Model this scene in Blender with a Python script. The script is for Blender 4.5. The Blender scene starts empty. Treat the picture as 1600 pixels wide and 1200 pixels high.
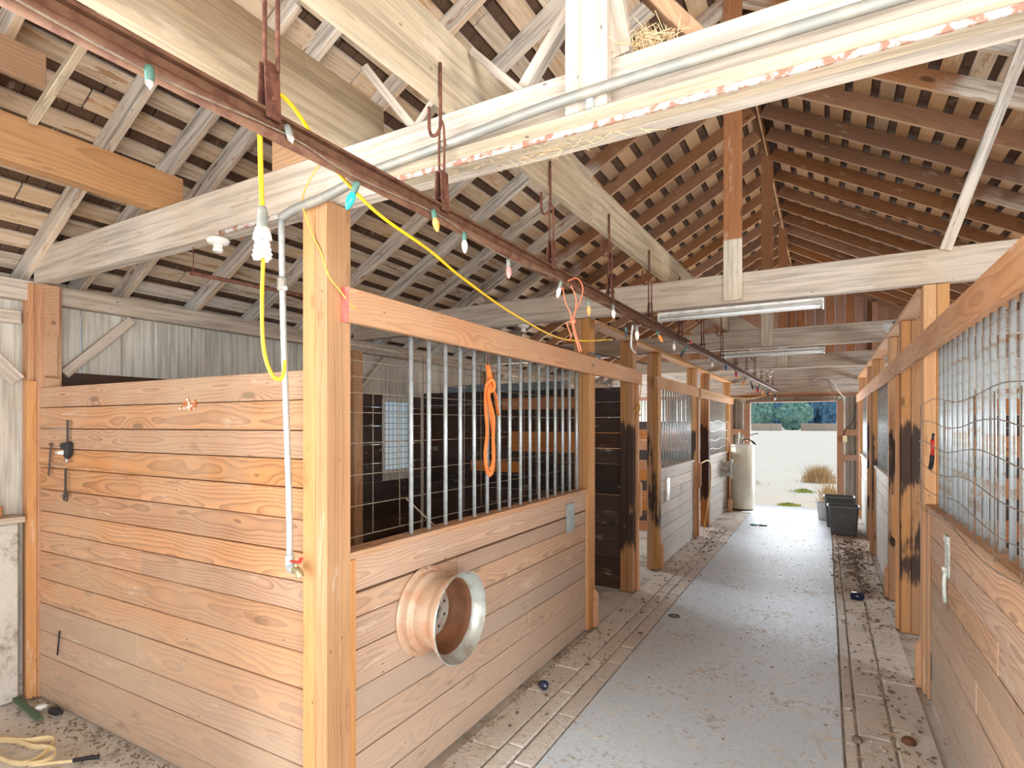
import bpy, bmesh, math, random
from mathutils import Vector, Matrix, noise
random.seed(7)
PI = math.pi
SC = bpy.context.scene
COL = SC.collection
# ------------------------------------------------------------------ camera
cd = bpy.data.cameras.new('camera')
cam = bpy.data.objects.new('camera', cd)
COL.objects.link(cam)
cd.sensor_width = 36.0
cd.lens = 877.0 / 1600.0 * 36.0
cd.shift_y = 63.0 / 1600.0
cd.clip_start = 0.05
cd.clip_end = 600
cam.location = (0, 0, 1.9)
cam.rotation_euler = (PI / 2, 0, math.radians(29.193))
SC.camera = cam
# ------------------------------------------------------------------ view
SC.view_settings.view_transform = 'Standard'
SC.view_settings.look = 'None'
SC.view_settings.gamma = 1.0
SC.view_settings.use_curve_mapping = False
SC.view_settings.exposure = 1.5
SC.cycles.use_denoising = True
SC.cycles.max_bounces = 7
SC.cycles.diffuse_bounces = 5
SC.cycles.glossy_bounces = 3
SC.cycles.sample_clamp_indirect = 6.0
# ------------------------------------------------------------------ sky
W = bpy.data.worlds.new('sky')
SC.world = W
W.use_nodes = True
nt = W.node_tree
nt.nodes.clear()
wo = nt.nodes.new('ShaderNodeOutputWorld')
bg = nt.nodes.new('ShaderNodeBackground')
bg.inputs[0].default_value = (0.66, 0.82, 1.0, 1)
bg.inputs[1].default_value = 0.34
nt.links.new(bg.outputs[0], wo.inputs[0])
# ------------------------------------------------------------------ lights
def add_light(kind, name, loc, direction, energy, color, **kw):
    l = bpy.data.lights.new(name, kind)
    o = bpy.data.objects.new(name, l)
    COL.objects.link(o)
    o.location = loc
    o.rotation_euler = Vector(direction).to_track_quat('-Z', 'Y').to_euler()
    l.energy = energy
    l.color = color
    for k, v in kw.items():
        setattr(l, k, v)
    return o
add_light('SUN', 'sun', (0, 30, 20), (-0.42, -0.55, -1.15), 0.9, (1.0, 0.95, 0.86), angle=math.radians(0.6))
# fill lamp added beyond the open near end, standing in for daylight
add_light('AREA', 'daylight_open_end', (-0.65, -13.0, 4.0), (0, 1, -0.10), 90, (0.93, 0.97, 1.0), shape='RECTANGLE', size=13, size_y=7)
# daylight entering through the far doorway
add_light('AREA', 'daylight_far_door', (-0.65, 14.6, 1.3), (0, -1, 0.45), 60, (0.86, 0.93, 1.0), shape='RECTANGLE', size=1.7, size_y=2.2)
# fill lamps added beside and behind the camera, standing in for daylight and bounce
add_light('AREA', 'daylight_right_opening', (3.4, -1.2, 1.9), (-1, 0.3, 0.05), 190, (0.92, 0.97, 1.0), shape='RECTANGLE', size=3.0, size_y=2.4)
add_light('AREA', 'daylight_left_opening', (-2.3, -1.3, 1.7), (1, 0.12, 0.0), 125, (0.92, 0.97, 1.0), shape='RECTANGLE', size=3.0, size_y=2.4)
add_light('AREA', 'yard_bounce', (-0.65, -2.6, 0.1), (0, 0.1, 1), 125, (0.95, 0.97, 1.0), shape='RECTANGLE', size=8.0, size_y=3.0)
# fill lamps added at window openings of the outer walls, standing in for daylight
for _x, _y, _d in ((-4.90, 8.5, 1), (3.6, 3.5, -1), (3.6, 8.1, -1), (-4.9, 12.4, 1), (3.6, 12.1, -1)):
    add_light('AREA', 'daylight_window', (_x, _y, 1.75), (_d, 0, 0.2), 50, (0.9, 0.95, 1.0), shape='RECTANGLE', size=0.85, size_y=0.85)
# ------------------------------------------------------------------ colour helpers
def L(c):
    return tuple((v / 255 / 12.92 if v / 255 <= 0.04045 else ((v / 255 + 0.055) / 1.055) ** 2.4) for v in c) + (1.0,)

class NT:
    """small node-tree writer"""
    def __init__(s, name):
        s.m = bpy.data.materials.new(name)
        s.m.use_nodes = True
        s.t = s.m.node_tree
        s.t.nodes.clear()
        s.out = s.n('ShaderNodeOutputMaterial')
        s.b = s.n('ShaderNodeBsdfPrincipled')
        s.l(s.b.outputs[0], s.out.inputs[0])
    def n(s, k):
        return s.t.nodes.new(k)
    def l(s, a, b):
        s.t.links.new(a, b)
    def put(s, sock, v):
        if isinstance(v, bpy.types.NodeSocket):
            s.l(v, sock)
        else:
            sock.default_value = v
    def math(s, op, a, b=0.0, c=0.0, clamp=False):
        n = s.n('ShaderNodeMath'); n.operation = op; n.use_clamp = clamp
        s.put(n.inputs[0], a); s.put(n.inputs[1], b); s.put(n.inputs[2], c)
        return n.outputs[0]
    def vmul(s, a, v):
        n = s.n('ShaderNodeVectorMath'); n.operation = 'MULTIPLY'
        s.put(n.inputs[0], a); s.put(n.inputs[1], v)
        return n.outputs[0]
    def vadd(s, a, v):
        n = s.n('ShaderNodeVectorMath'); n.operation = 'ADD'
        s.put(n.inputs[0], a); s.put(n.inputs[1], v)
        return n.outputs[0]
    def noise(s, vec, scale=1.0, detail=2.0, rough=0.5, dist=0.0):
        n = s.n('ShaderNodeTexNoise')
        s.put(n.inputs['Vector'], vec)
        n.inputs['Scale'].default_value = scale
        n.inputs['Detail'].default_value = detail
        n.inputs['Roughness'].default_value = rough
        n.inputs['Distortion'].default_value = dist
        return n.outputs['Fac']
    def ramp(s, v, a, b, lo=0.0, hi=1.0):
        n = s.n('ShaderNodeMapRange'); n.interpolation_type = 'SMOOTHSTEP'
        s.put(n.inputs[0], v)
        n.inputs[1].default_value = a; n.inputs[2].default_value = b
        n.inputs[3].default_value = lo; n.inputs[4].default_value = hi
        return n.outputs[0]
    def mix(s, f, a, b, mode='MIX'):
        n = s.n('ShaderNodeMix'); n.data_type = 'RGBA'; n.blend_type = mode
        s.put(n.inputs[0], f); s.put(n.inputs[6], a); s.put(n.inputs[7], b)
        return n.outputs[2]
    def bump(s, h, dist=0.003, strength=1.0):
        n = s.n('ShaderNodeBump')
        n.inputs['Strength'].default_value = strength
        n.inputs['Distance'].default_value = dist
        s.put(n.inputs['Height'], h)
        s.l(n.outputs[0], s.b.inputs['Normal'])

def wood(name, light, dark, ring=0.6, freq=60, paint=None, pamt=0.5, roof=False, char=0.0, dust=None, damt=0.4, var=0.25, rough=0.75, wob=0.13, lines=0.35, low=None, pz=None):
    s = NT(name)
    tc = s.n('ShaderNodeTexCoord'); oi = s.n('ShaderNodeObjectInfo'); ge = s.n('ShaderNodeNewGeometry')
    R = oi.outputs['Random']
    off = s.n('ShaderNodeCombineXYZ')
    s.l(s.math('MULTIPLY', R, 91.0), off.inputs[0]); s.l(s.math('MULTIPLY', R, 53.0), off.inputs[1]); s.l(s.math('MULTIPLY', R, 37.0), off.inputs[2])
    P = tc.outputs['Object']
    PO = s.vadd(P, off.outputs[0])
    sep = s.n('ShaderNodeSeparateXYZ'); s.l(P, sep.inputs[0])
    n1 = s.noise(s.vmul(PO, (1.15, 2.6, 2.6)), 1.0, 2.5, 0.55)
    r2 = s.math('FRACT', s.math('MULTIPLY', R, 7.31))
    zc = s.math('ADD', sep.outputs[2], s.math('MULTIPLY', s.math('SUBTRACT', r2, 0.5), 0.16))
    yc = s.math('ADD', sep.outputs[1], s.math('MULTIPLY_ADD', R, 0.09, 0.03))
    d = s.math('SQRT', s.math('ADD', s.math('MULTIPLY', zc, zc), s.math('MULTIPLY', yc, yc)))
    vo = s.n('ShaderNodeTexVoronoi'); s.l(s.vmul(PO, (1.3, 4.0, 4.0)), vo.inputs['Vector']); vo.inputs['Scale'].default_value = 1.0
    kn = s.ramp(vo.outputs['Distance'], 0.0, 0.30, 1.0, 0.0)
    d = s.math('ADD', d, s.math('MULTIPLY', n1, wob))
    d = s.math('ADD', d, s.math('MULTIPLY', kn, 0.055))
    rg = s.math('POWER', s.math('FRACT', s.math('MULTIPLY', d, float(freq))), 2.2)
    rg = s.math('MULTIPLY', rg, s.ramp(rg, 1.0, 0.93, 0.0, 1.0))
    fib = s.noise(s.vmul(PO, (4.0, 170.0, 170.0)), 1.0, 2.0, 0.6)
    fib2 = s.noise(s.vmul(PO, (1.6, 34.0, 34.0)), 1.0, 3.0, 0.65)
    g = s.math('ADD', s.math('MULTIPLY', rg, ring), s.math('MULTIPLY', s.math('SUBTRACT', fib2, 0.42), lines * 1.6), clamp=True)
    g = s.math('ADD', g, s.math('MULTIPLY', s.math('SUBTRACT', fib, 0.5), 0.35), clamp=True)
    col = s.mix(g, L(light), L(dark))
    knc = s.ramp(vo.outputs['Distance'], 0.045, 0.10, 0.75, 0.0)
    col = s.mix(knc, col, L([c * 0.55 for c in dark]))
    # piece-to-piece value differences
    hv = s.n('ShaderNodeHueSaturation')
    s.l(col, hv.inputs['Color'])
    s.l(s.math('MULTIPLY_ADD', r2, var * 1.4, 1.0 - var * 0.7), hv.inputs['Value'])
    s.l(s.math('MULTIPLY_ADD', R, var, 1.0 - var * 0.5), hv.inputs['Saturation'])
    col = hv.outputs[0]
    W_ = ge.outputs['Position']
    wsep = s.n('ShaderNodeSeparateXYZ'); s.l(W_, wsep.inputs[0])
    big = s.noise(W_, 1.1, 3.0, 0.6)
    if dust:
        m = s.math('MULTIPLY', s.ramp(big, 0.35, 0.7, 0.25, 1.0), damt)
        col = s.mix(m, col, L(dust))
    if low:      # splashed dust on the lowest boards
        m = s.ramp(s.math('ADD', wsep.outputs[2], s.math('MULTIPLY', big, 1.2)), 1.9, 0.5, 0.0, low[1])
        col = s.mix(m, col, L(low[0]))
    if paint:
        flake = s.noise(s.vmul(PO, (3.0, 14.0, 14.0)), 1.0, 5.0, 0.7)
        pm = s.ramp(s.math('ADD', flake, s.math('MULTIPLY', rg, -0.10)), 0.62 - pamt * 0.5, 0.72 - pamt * 0.5)
        pcol = s.mix(s.math('MULTIPLY', s.ramp(fib2, 0.38, 0.68), 0.75 if roof else 0.6), L(paint), L([c * (0.5 if roof else 0.64) for c in paint]))
        pcol = s.mix(s.math('MULTIPLY', s.ramp(big, 0.4, 0.75), 0.5), pcol, L([paint[0] * 0.86, paint[1] * 0.78, paint[2] * 0.68]))
        if roof:   # whitewash overspray: the near end and the lower slopes were sprayed
            yy = s.ramp(wsep.outputs[1], 3.4, 6.5, 2.4, 0.0)
            t = s.math('SUBTRACT', s.math('ADD', yy, 3.95), wsep.outputs[2])
            t = s.math('ADD', t, s.math('MULTIPLY', s.math('SUBTRACT', big, 0.5), 2.0))
            # the far end of the barn was sprayed only low down
            t = s.math('SUBTRACT', t, s.ramp(wsep.outputs[1], 7.0, 9.0, 0.0, 0.9))
            pm = s.math('MULTIPLY', pm, s.ramp(t, -0.15, 0.2))
        if pz:     # whitewash reaches only the foot
            pm = s.math('MULTIPLY', pm, s.ramp(wsep.outputs[2], pz + 0.01, pz - 0.01))
        col = s.mix(pm, col, pcol)
    if roof:   # down-facing faces tinted paler: floor-bounce light put into the colour
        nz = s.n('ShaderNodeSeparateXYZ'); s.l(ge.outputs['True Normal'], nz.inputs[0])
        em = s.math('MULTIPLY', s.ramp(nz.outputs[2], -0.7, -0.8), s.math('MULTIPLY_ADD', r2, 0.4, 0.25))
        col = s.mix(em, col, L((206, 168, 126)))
    # nail heads and small dark specks
    nv = s.n('ShaderNodeTexVoronoi'); s.l(s.vmul(PO, (7.0, 16.0, 16.0)), nv.inputs['Vector']); nv.inputs['Scale'].default_value = 1.0
    sp = s.math('MULTIPLY', s.ramp(nv.outputs['Distance'], 0.055, 0.075, 1.0, 0.0), s.ramp(s.noise(PO, 3.0, 2.0), 0.48, 0.55))
    col = s.mix(s.math('MULTIPLY', sp, 0.7), col, L((70, 52, 42)))
    # rubbed pale scuffs
    sc = s.noise(s.vmul(PO, (2.2, 9.0, 9.0)), 1.0, 5.0, 0.72)
    col = s.mix(s.math('MULTIPLY', s.ramp(sc, 0.6, 0.72), 0.35), col, L((226, 208, 188)))
    col = s.mix(s.math('MULTIPLY', s.ramp(sc, 0.40, 0.28), 0.35), col, L([c * 0.62 for c in dark]))
    if char:
        cn = s.noise(s.vmul(W_, (2.0, 2.0, 0.8)), 1.6, 4.0, 0.6)
        hz = s.math('MULTIPLY', s.ramp(wsep.outputs[2], 2.15, 1.7), s.ramp(wsep.outputs[2], 0.15, 0.7))
        cm = s.math('MULTIPLY', s.ramp(s.math('MULTIPLY', s.math('ADD', cn, s.math('MULTIPLY', s.math('SUBTRACT', fib2, 0.5), 0.35)), s.math('MULTIPLY_ADD', hz, 0.75, 0.45)), 0.60 - char * 0.17, 0.70 - char * 0.17), 0.92)
        col = s.mix(cm, col, L((50, 42, 42)))
    s.l(col, s.b.inputs['Base Color'])
    s.b.inputs['Roughness'].default_value = rough
    s.b.inputs['Specular IOR Level'].default_value = 0.25
    s.bump(s.math('ADD', s.math('MULTIPLY', rg, 0.5), fib2), 0.003, 0.55)
    return s.m

def plain(name, col, rough=0.6, metal=0.0, mottle=None, mamt=0.5, scale=12, bump=0.0, mlo=0.42, mhi=0.62, spec=0.4, trans=0.0):
    s = NT(name)
    tc = s.n('ShaderNodeTexCoord')
    n = s.noise(tc.outputs['Object'], scale, 5.0, 0.65)
    c = s.mix(s.math('MULTIPLY', n, 0.5), L(col), L([v * 0.8 for v in col]))
    if mottle:
        c = s.mix(s.math('MULTIPLY', s.ramp(n, mlo, mhi), mamt), c, L(mottle))
    s.l(c, s.b.inputs['Base Color'])
    s.b.inputs['Roughness'].default_value = rough
    s.b.inputs['Metallic'].default_value = metal
    s.b.inputs['Specular IOR Level'].default_value = spec
    if trans:
        s.b.inputs['Transmission Weight'].default_value = trans
    if bump:
        s.bump(n, bump)
    return s.m

M = {}
M['fir'] = wood('fir_post', (192, 138, 86), (136, 84, 42), ring=0.4, freq=80, dust=(196, 162, 124), damt=0.3, wob=0.04, lines=0.7)
M['fir_char'] = wood('charred_post', (184, 132, 84), (140, 92, 56), ring=0.35, freq=80, dust=(170, 140, 112), damt=0.4, wob=0.04, lines=0.7, char=1.0)
M['fir_stain'] = wood('stained_post', (204, 152, 102), (150, 98, 58), ring=0.35, freq=80, dust=(170, 140, 112), damt=0.4, wob=0.04, lines=0.7, char=0.15)
M['plank'] = wood('partition_plank', (200, 138, 90), (116, 68, 38), ring=0.8, freq=62, dust=(192, 164, 136), damt=0.75, low=((188, 168, 150), 0.62), var=0.35)
M['plank_front'] = wood('stall_plank', (196, 148, 110), (118, 76, 50), ring=0.75, freq=62, dust=(190, 168, 148), damt=0.6, low=((186, 172, 158), 0.68), var=0.35)
M['plank_white'] = wood('bleached_plank', (208, 196, 184), (138, 122, 110), ring=0.5, freq=50, dust=(214, 208, 200), damt=0.5, low=((190, 186, 180), 0.6))
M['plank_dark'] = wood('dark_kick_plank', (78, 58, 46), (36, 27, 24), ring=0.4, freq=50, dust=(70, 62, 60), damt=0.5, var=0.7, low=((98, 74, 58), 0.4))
M['plank_repair'] = wood('repair_plank', (184, 122, 76), (124, 76, 46), ring=0.5, freq=50)
M['rail'] = wood('top_rail_wood', (196, 136, 88), (138, 82, 46), ring=0.55, freq=55, dust=(198, 166, 134), damt=0.45)
M['stile'] = wood('stile_wood', (206, 156, 114), (156, 104, 66), ring=0.3, freq=80, wob=0.05)
M['white'] = wood('whitewashed_beam', (180, 156, 136), (128, 106, 90), ring=0.5, freq=60, paint=(202, 188, 172), pamt=0.76, var=0.1, wob=0.09)
M['tan'] = wood('grimy_white_joist', (172, 150, 128), (128, 106, 86), ring=0.5, freq=60, paint=(190, 172, 146), pamt=0.72, var=0.1)
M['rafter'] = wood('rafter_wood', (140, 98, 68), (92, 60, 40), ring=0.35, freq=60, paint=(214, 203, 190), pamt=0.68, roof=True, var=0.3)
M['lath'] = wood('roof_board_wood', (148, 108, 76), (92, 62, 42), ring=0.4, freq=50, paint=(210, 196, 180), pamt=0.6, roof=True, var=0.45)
M['shake'] = wood('cedar_shake', (98, 72, 54), (48, 34, 27), ring=0.4, freq=70, var=0.8)
M['skin'] = plain('roof_underlay', (52, 38, 30), 0.9)
M['wall'] = wood('whitewashed_wall_board', (172, 162, 148), (140, 128, 114), ring=0.3, freq=40, paint=(206, 200, 188), pamt=0.85, var=0.1)
M['gable'] = wood('gable_board', (142, 100, 72), (96, 62, 44), ring=0.35, freq=45, var=0.35)
M['brown_beam'] = wood('natural_beam', (184, 140, 102), (122, 84, 56), ring=0.5, freq=50, dust=(196, 164, 130), damt=0.4)
M['galv'] = plain('galvanised_pipe', (196, 202, 202), 0.35, 0.35, mottle=(158, 158, 152), mamt=0.5, scale=30)
M['galv_rust'] = plain('rust_spotted_pipe', (184, 192, 194), 0.42, 0.35, mottle=(160, 142, 122), mamt=0.8, scale=22, mlo=0.5, mhi=0.64)
M['wire'] = plain('wire_steel', (146, 130, 112), 0.6, 0.3, mottle=(96, 76, 60), mamt=0.6, scale=30)
M['rust'] = plain('rusty_iron', (118, 74, 56), 0.75, 0.25, mottle=(78, 44, 34), mamt=0.8, scale=26, bump=0.002)
M['rust_track'] = plain('rusty_track', (112, 78, 56), 0.7, 0.3, mottle=(84, 46, 34), mamt=0.8, scale=18, bump=0.0015)
M['conduit'] = plain('grey_conduit', (146, 144, 136), 0.55, 0.3, mottle=(170, 160, 144), mamt=0.6, scale=9)
M['rustpaint'] = plain('flaking_iron_edge', (186, 180, 170), 0.8, 0.0, mottle=(146, 88, 62), mamt=0.85, scale=22, mlo=0.46, mhi=0.56)
M['yellow'] = plain('yellow_cord', (238, 184, 20), 0.45, mottle=(180, 140, 60), mamt=0.4)
M['orange'] = plain('orange_webbing', (244, 138, 66), 0.8, mottle=(214, 110, 50), mamt=0.5)
M['twine'] = plain('orange_twine', (240, 132, 96), 0.9)
M['ytwine'] = plain('yellow_twine', (224, 178, 90), 0.9)
M['whiteglaze'] = plain('white_porcelain', (236, 230, 220), 0.25, mottle=(200, 180, 158), mamt=0.4)
M['greyplastic'] = plain('grey_socket', (122, 124, 118), 0.6, mottle=(160, 154, 142), mamt=0.5)
M['greensock'] = plain('green_socket', (74, 112, 98), 0.6, mottle=(140, 150, 136), mamt=0.4)
M['b_teal'] = plain('teal_bulb', (42, 178, 172), 0.3)
M['b_orange'] = plain('orange_bulb', (240, 150, 70), 0.3, mottle=(250, 206, 150), mamt=0.6, scale=20)
M['b_white'] = plain('white_bulb', (232, 228, 218), 0.3)
M['b_red'] = plain('red_bulb', (206, 56, 52), 0.3)
M['b_pink'] = plain('pink_bulb', (232, 122, 116), 0.3, mottle=(248, 190, 180), mamt=0.5)
M['b_blue'] = plain('blue_bulb', (50, 92, 140), 0.3)
M['b_dark'] = plain('dark_bulb', (52, 60, 60), 0.4)
M['b_glass'] = plain('broken_glass', (214, 190, 176), 0.2, mottle=(160, 100, 70), mamt=0.6, scale=60)
M['rim_out'] = plain('rusty_rim_barrel', (204, 176, 150), 0.55, 0.1, mottle=(188, 128, 88), mamt=0.7, scale=5, bump=0.0008, mlo=0.4, mhi=0.65)
M['rim_in'] = plain('rim_silver', (188, 190, 182), 0.4, 0.45, mottle=(140, 116, 92), mamt=0.5, scale=9)
M['rim_rust'] = plain('rim_brown_rust', (116, 72, 44), 0.7, 0.1, mottle=(84, 52, 34), scale=10)
M['rim_hub'] = plain('rim_hub_plate', (176, 168, 156), 0.5, 0.3, mottle=(130, 90, 62), scale=14)
M['black'] = plain('black_metal', (46, 46, 50), 0.5, 0.3)
M['darkmetal'] = plain('dark_tool_steel', (86, 78, 76), 0.5, 0.5)
M['plate'] = plain('zinc_plate', (160, 172, 172), 0.5, 0.4, mottle=(188, 190, 184), mamt=0.7)
M['plate_white'] = plain('paint_smeared_plate', (226, 232, 222), 0.5, 0.1, mottle=(150, 170, 150), mamt=0.5, scale=18)
M['redpaint'] = plain('faded_red_paint', (226, 96, 88), 0.7, mottle=(236, 140, 124), mamt=0.6)
M['redhandle'] = plain('red_handle', (196, 52, 44), 0.4)
M['brass'] = plain('worn_brass', (176, 162, 124), 0.4, 0.6)
M['drum'] = plain('cream_enamel', (228, 222, 204), 0.4, 0.0, mottle=(214, 196, 164), mamt=0.5, scale=3)
M['bin'] = plain('grey_bin_plastic', (108, 112, 114), 0.45, mottle=(132, 134, 134), mamt=0.4)
M['bin_rim'] = plain('bin_rim_plastic', (132, 150, 156), 0.4)
M['corr'] = plain('corrugated_sheet', (186, 186, 176), 0.45, 0.45, mottle=(168, 160, 146), mamt=0.5, scale=4)
M['redframe'] = wood('red_brown_frame', (158, 120, 96), (112, 80, 62), ring=0.3, freq=60)
M['lamp_body'] = plain('white_lamp_enamel', (232, 232, 228), 0.35, mottle=(176, 172, 162), mamt=0.5, scale=9, mlo=0.5)
M['tube'] = plain('frosted_tube', (244, 244, 240), 0.25)
M['strap'] = plain('cream_strap', (232, 208, 160), 0.75, mottle=(206, 176, 124), mamt=0.5)
M['bluecup'] = plain('dark_blue_plastic', (28, 36, 72), 0.25, spec=0.7)
M['greenpl'] = plain('green_plastic', (40, 130, 104), 0.5)
M['greenstick'] = plain('green_painted_stick', (86, 110, 84), 0.8)
M['whitelid'] = plain('white_lid', (232, 230, 224), 0.5)
M['bluegrey'] = wood('blue_grey_beam', (112, 124, 130), (78, 88, 94), ring=0.3, freq=40)
M['straw'] = plain('straw', (226, 196, 150), 0.9, mottle=(196, 156, 108), mamt=0.7, scale=3)
M['chip'] = plain('dirt_crumbs', (128, 108, 90), 0.95, mottle=(198, 186, 170), mamt=0.9, scale=2, mlo=0.52, mhi=0.6)
M['fencewood'] = wood('pinkish_fence_wood', (196, 172, 152), (164, 140, 124), ring=0.2, freq=6, var=0.2)
M['patch'] = plain('torn_patch', (190, 112, 66), 0.9, mottle=(236, 226, 206), mamt=1.0, scale=26, mlo=0.5, mhi=0.56)
M['switch'] = plain('ivory_switch', (226, 208, 166), 0.5)
M['glass'] = plain('dusty_pane', (225, 228, 226), 0.3, trans=0.9, spec=0.5)  # for the panes added to blur and brighten the view through the windows
M['white_frame'] = plain('white_window_frame', (220, 216, 206), 0.6)

def floor_mats():
    # aisle concrete: worn smooth down the middle
    s = NT('aisle_concrete')
    ge = s.n('ShaderNodeNewGeometry'); P = ge.outputs['Position']
    sep = s.n('ShaderNodeSeparateXYZ'); s.l(P, sep.inputs[0])
    a = s.noise(P, 2.2, 6.0, 0.65); b = s.noise(P, 28.0, 4.0, 0.7); c = s.noise(s.vmul(P, (16, 60, 1)), 1.0, 3.0, 0.6)
    col = s.mix(a, L((188, 200, 208)), L((214, 224, 232)))
    far = s.ramp(sep.outputs[1], 2.5, 7.0)
    speck = s.noise(s.vmul(P, (30, 22, 1)), 1.0, 5.0, 0.75, 0.6)
    col = s.mix(s.math('MULTIPLY', s.ramp(speck, 0.5, 0.7), s.math('MULTIPLY_ADD', far, 0.45, 0.2)), col, L((132, 128, 124)))
    dm = s.math('MULTIPLY', s.ramp(s.math('ADD', b, a), 1.08, 1.22), 0.55)
    col = s.mix(dm, col, L((158, 134, 112)))
    s.l(col, s.b.inputs['Base Color'])
    rr = s.math('ADD', s.math('MULTIPLY', b, 0.5), s.math('MULTIPLY', c, 0.3))
    s.l(s.ramp(rr, 0.25, 0.55, 0.42, 0.68), s.b.inputs['Roughness'])
    s.b.inputs['Specular IOR Level'].default_value = 0.42
    s.bump(s.math('ADD', b, s.math('MULTIPLY', speck, 0.8)), 0.004, 0.6)
    M['slab'] = s.m
    # dirty ground either side
    s = NT('dusty_concrete_ground')
    ge = s.n('ShaderNodeNewGeometry'); P = ge.outputs['Position']
    a = s.noise(P, 1.7, 6.0, 0.65); b = s.noise(P, 22.0, 6.0, 0.75)
    col = s.mix(a, L((222, 216, 206)), L((200, 192, 180)))
    col = s.mix(s.math('MULTIPLY', s.ramp(s.math('ADD', a, s.math('MULTIPLY', b, 0.5)), 0.74, 0.92), 0.7), col, L((112, 92, 76)))
    s.l(col, s.b.inputs['Base Color']); s.b.inputs['Roughness'].default_value = 0.95
    s.bump(s.math('ADD', b, a), 0.02, 0.7)
    M['dirt'] = s.m
    s = NT('dusty_paver')
    ge = s.n('ShaderNodeNewGeometry'); P = ge.outputs['Position']
    oi = s.n('ShaderNodeObjectInfo')
    a = s.noise(P, 2.6, 5.0, 0.65); b = s.noise(s.vmul(P, (26, 40, 20)), 1.0, 5.0, 0.75)
    col = s.mix(a, L((226, 220, 210)), L((204, 196, 186)))
    col = s.mix(s.math('MULTIPLY', s.ramp(b, 0.52, 0.68), 0.6), col, L((120, 102, 86)))
    col = s.mix(s.math('MULTIPLY', oi.outputs['Random'], 0.22), col, L((140, 126, 112)))
    s.l(col, s.b.inputs['Base Color']); s.b.inputs['Roughness'].default_value = 0.93
    s.bump(b, 0.012, 0.8)
    M['paver'] = s.m
    # field: pale dry stubble
    s = NT('dry_field')
    ge = s.n('ShaderNodeNewGeometry'); P = ge.outputs['Position']
    a = s.noise(P, 0.35, 5.0, 0.6); b = s.noise(P, 6.0, 5.0, 0.7)
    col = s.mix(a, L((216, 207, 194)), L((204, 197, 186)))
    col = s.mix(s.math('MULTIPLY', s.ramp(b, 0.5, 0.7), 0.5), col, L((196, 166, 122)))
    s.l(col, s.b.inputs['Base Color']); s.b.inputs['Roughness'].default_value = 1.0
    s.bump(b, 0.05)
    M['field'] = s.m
    for nm, c1, c2 in (('tree_a', (150, 182, 160), (98, 136, 132)), ('tree_b', (118, 152, 172), (80, 114, 138)), ('grassm', (142, 178, 92), (200, 196, 124))):  # tree colours are bluish: distance haze put into the leaf colour
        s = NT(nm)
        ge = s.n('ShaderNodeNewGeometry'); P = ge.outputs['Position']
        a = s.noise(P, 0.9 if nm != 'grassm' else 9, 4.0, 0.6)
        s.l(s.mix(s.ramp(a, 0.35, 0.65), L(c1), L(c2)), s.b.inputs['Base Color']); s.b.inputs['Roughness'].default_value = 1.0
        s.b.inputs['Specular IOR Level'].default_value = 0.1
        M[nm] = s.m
floor_mats()

# ------------------------------------------------------------------ builders
def tag(o, label=None, cat=None, group=None, kind=None):
    if label: o['label'] = label
    if cat: o['category'] = cat
    if group: o['group'] = group
    if kind: o['kind'] = kind
    return o
def thing(name, loc, label, cat, group=None):
    o = bpy.data.objects.new(name, None)
    o.empty_display_size = 0.1
    COL.objects.link(o)
    o.location = loc
    return tag(o, label, cat, group)
def wmat(o):
    m = Matrix.Identity(4)
    while o is not None:
        m = o.matrix_basis @ m
        o = o.parent
    return m
def wpos(o):
    return wmat(o).translation.copy()
def settle(o, parent):
    """vertices were written relative to the parent's origin in world axes"""
    if parent is not None:
        w = wmat(parent)
        o.matrix_basis = w.inverted() @ Matrix.Translation(w.translation)
    return o
def link(name, me, parent=None, mat=None):
    o = bpy.data.objects.new(name, me)
    COL.objects.link(o)
    if parent is not None: o.parent = parent
    return o
MC = {}
def box_mesh(dx, dy, dz, mat, bev):
    key = (round(dx, 3), round(dy, 3), round(dz, 3), mat, round(bev, 4))
    if key in MC: return MC[key]
    b = bmesh.new()
    bmesh.ops.create_cube(b, size=1.0)
    for v in b.verts: v.co = Vector((v.co.x * dx, v.co.y * dy, v.co.z * dz))
    if bev > 0:
        bmesh.ops.bevel(b, geom=b.edges[:], offset=min(bev, min(dx, dy, dz) * 0.3), segments=1, affect='EDGES')
    me = bpy.data.meshes.new('timber')
    b.to_mesh(me); b.free()
    me.materials.append(M[mat])
    MC[key] = me
    return me
def place(o, parent, center, R):
    """world centre + rotation"""
    m = Matrix.Translation(Vector(center)) @ R.to_4x4()
    o.matrix_basis = wmat(parent).inverted() @ m if parent is not None else m
def box(name, x0, x1, y0, y1, z0, z1, mat, parent=None, bev=0.003, jit=0.0):
    """box in world coordinates, its longest side on local X and its thinnest on local Y"""
    d = [abs(x1 - x0), abs(y1 - y0), abs(z1 - z0)]
    order = sorted(range(3), key=lambda i: d[i])
    ax = [Vector((1, 0, 0)), Vector((0, 1, 0)), Vector((0, 0, 1))]
    X_, Z_, Y_ = ax[order[2]], ax[order[1]], ax[order[0]]
    if X_.cross(Y_).dot(Z_) < 0: Y_ = -Y_
    R = Matrix((X_, Y_, Z_)).transposed()
    me = box_mesh(d[order[2]], d[order[0]], d[order[1]], mat, bev)
    o = link(name, me, parent)
    c = Vector(((x0 + x1) / 2, (y0 + y1) / 2, (z0 + z1) / 2))
    if jit:
        c = c + ax[order[0]] * random.uniform(-jit, jit)
        R = R @ Matrix.Rotation(random.uniform(-jit, jit) * 0.35, 3, 'Y')
    place(o, parent, c, R)
    return o
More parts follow.
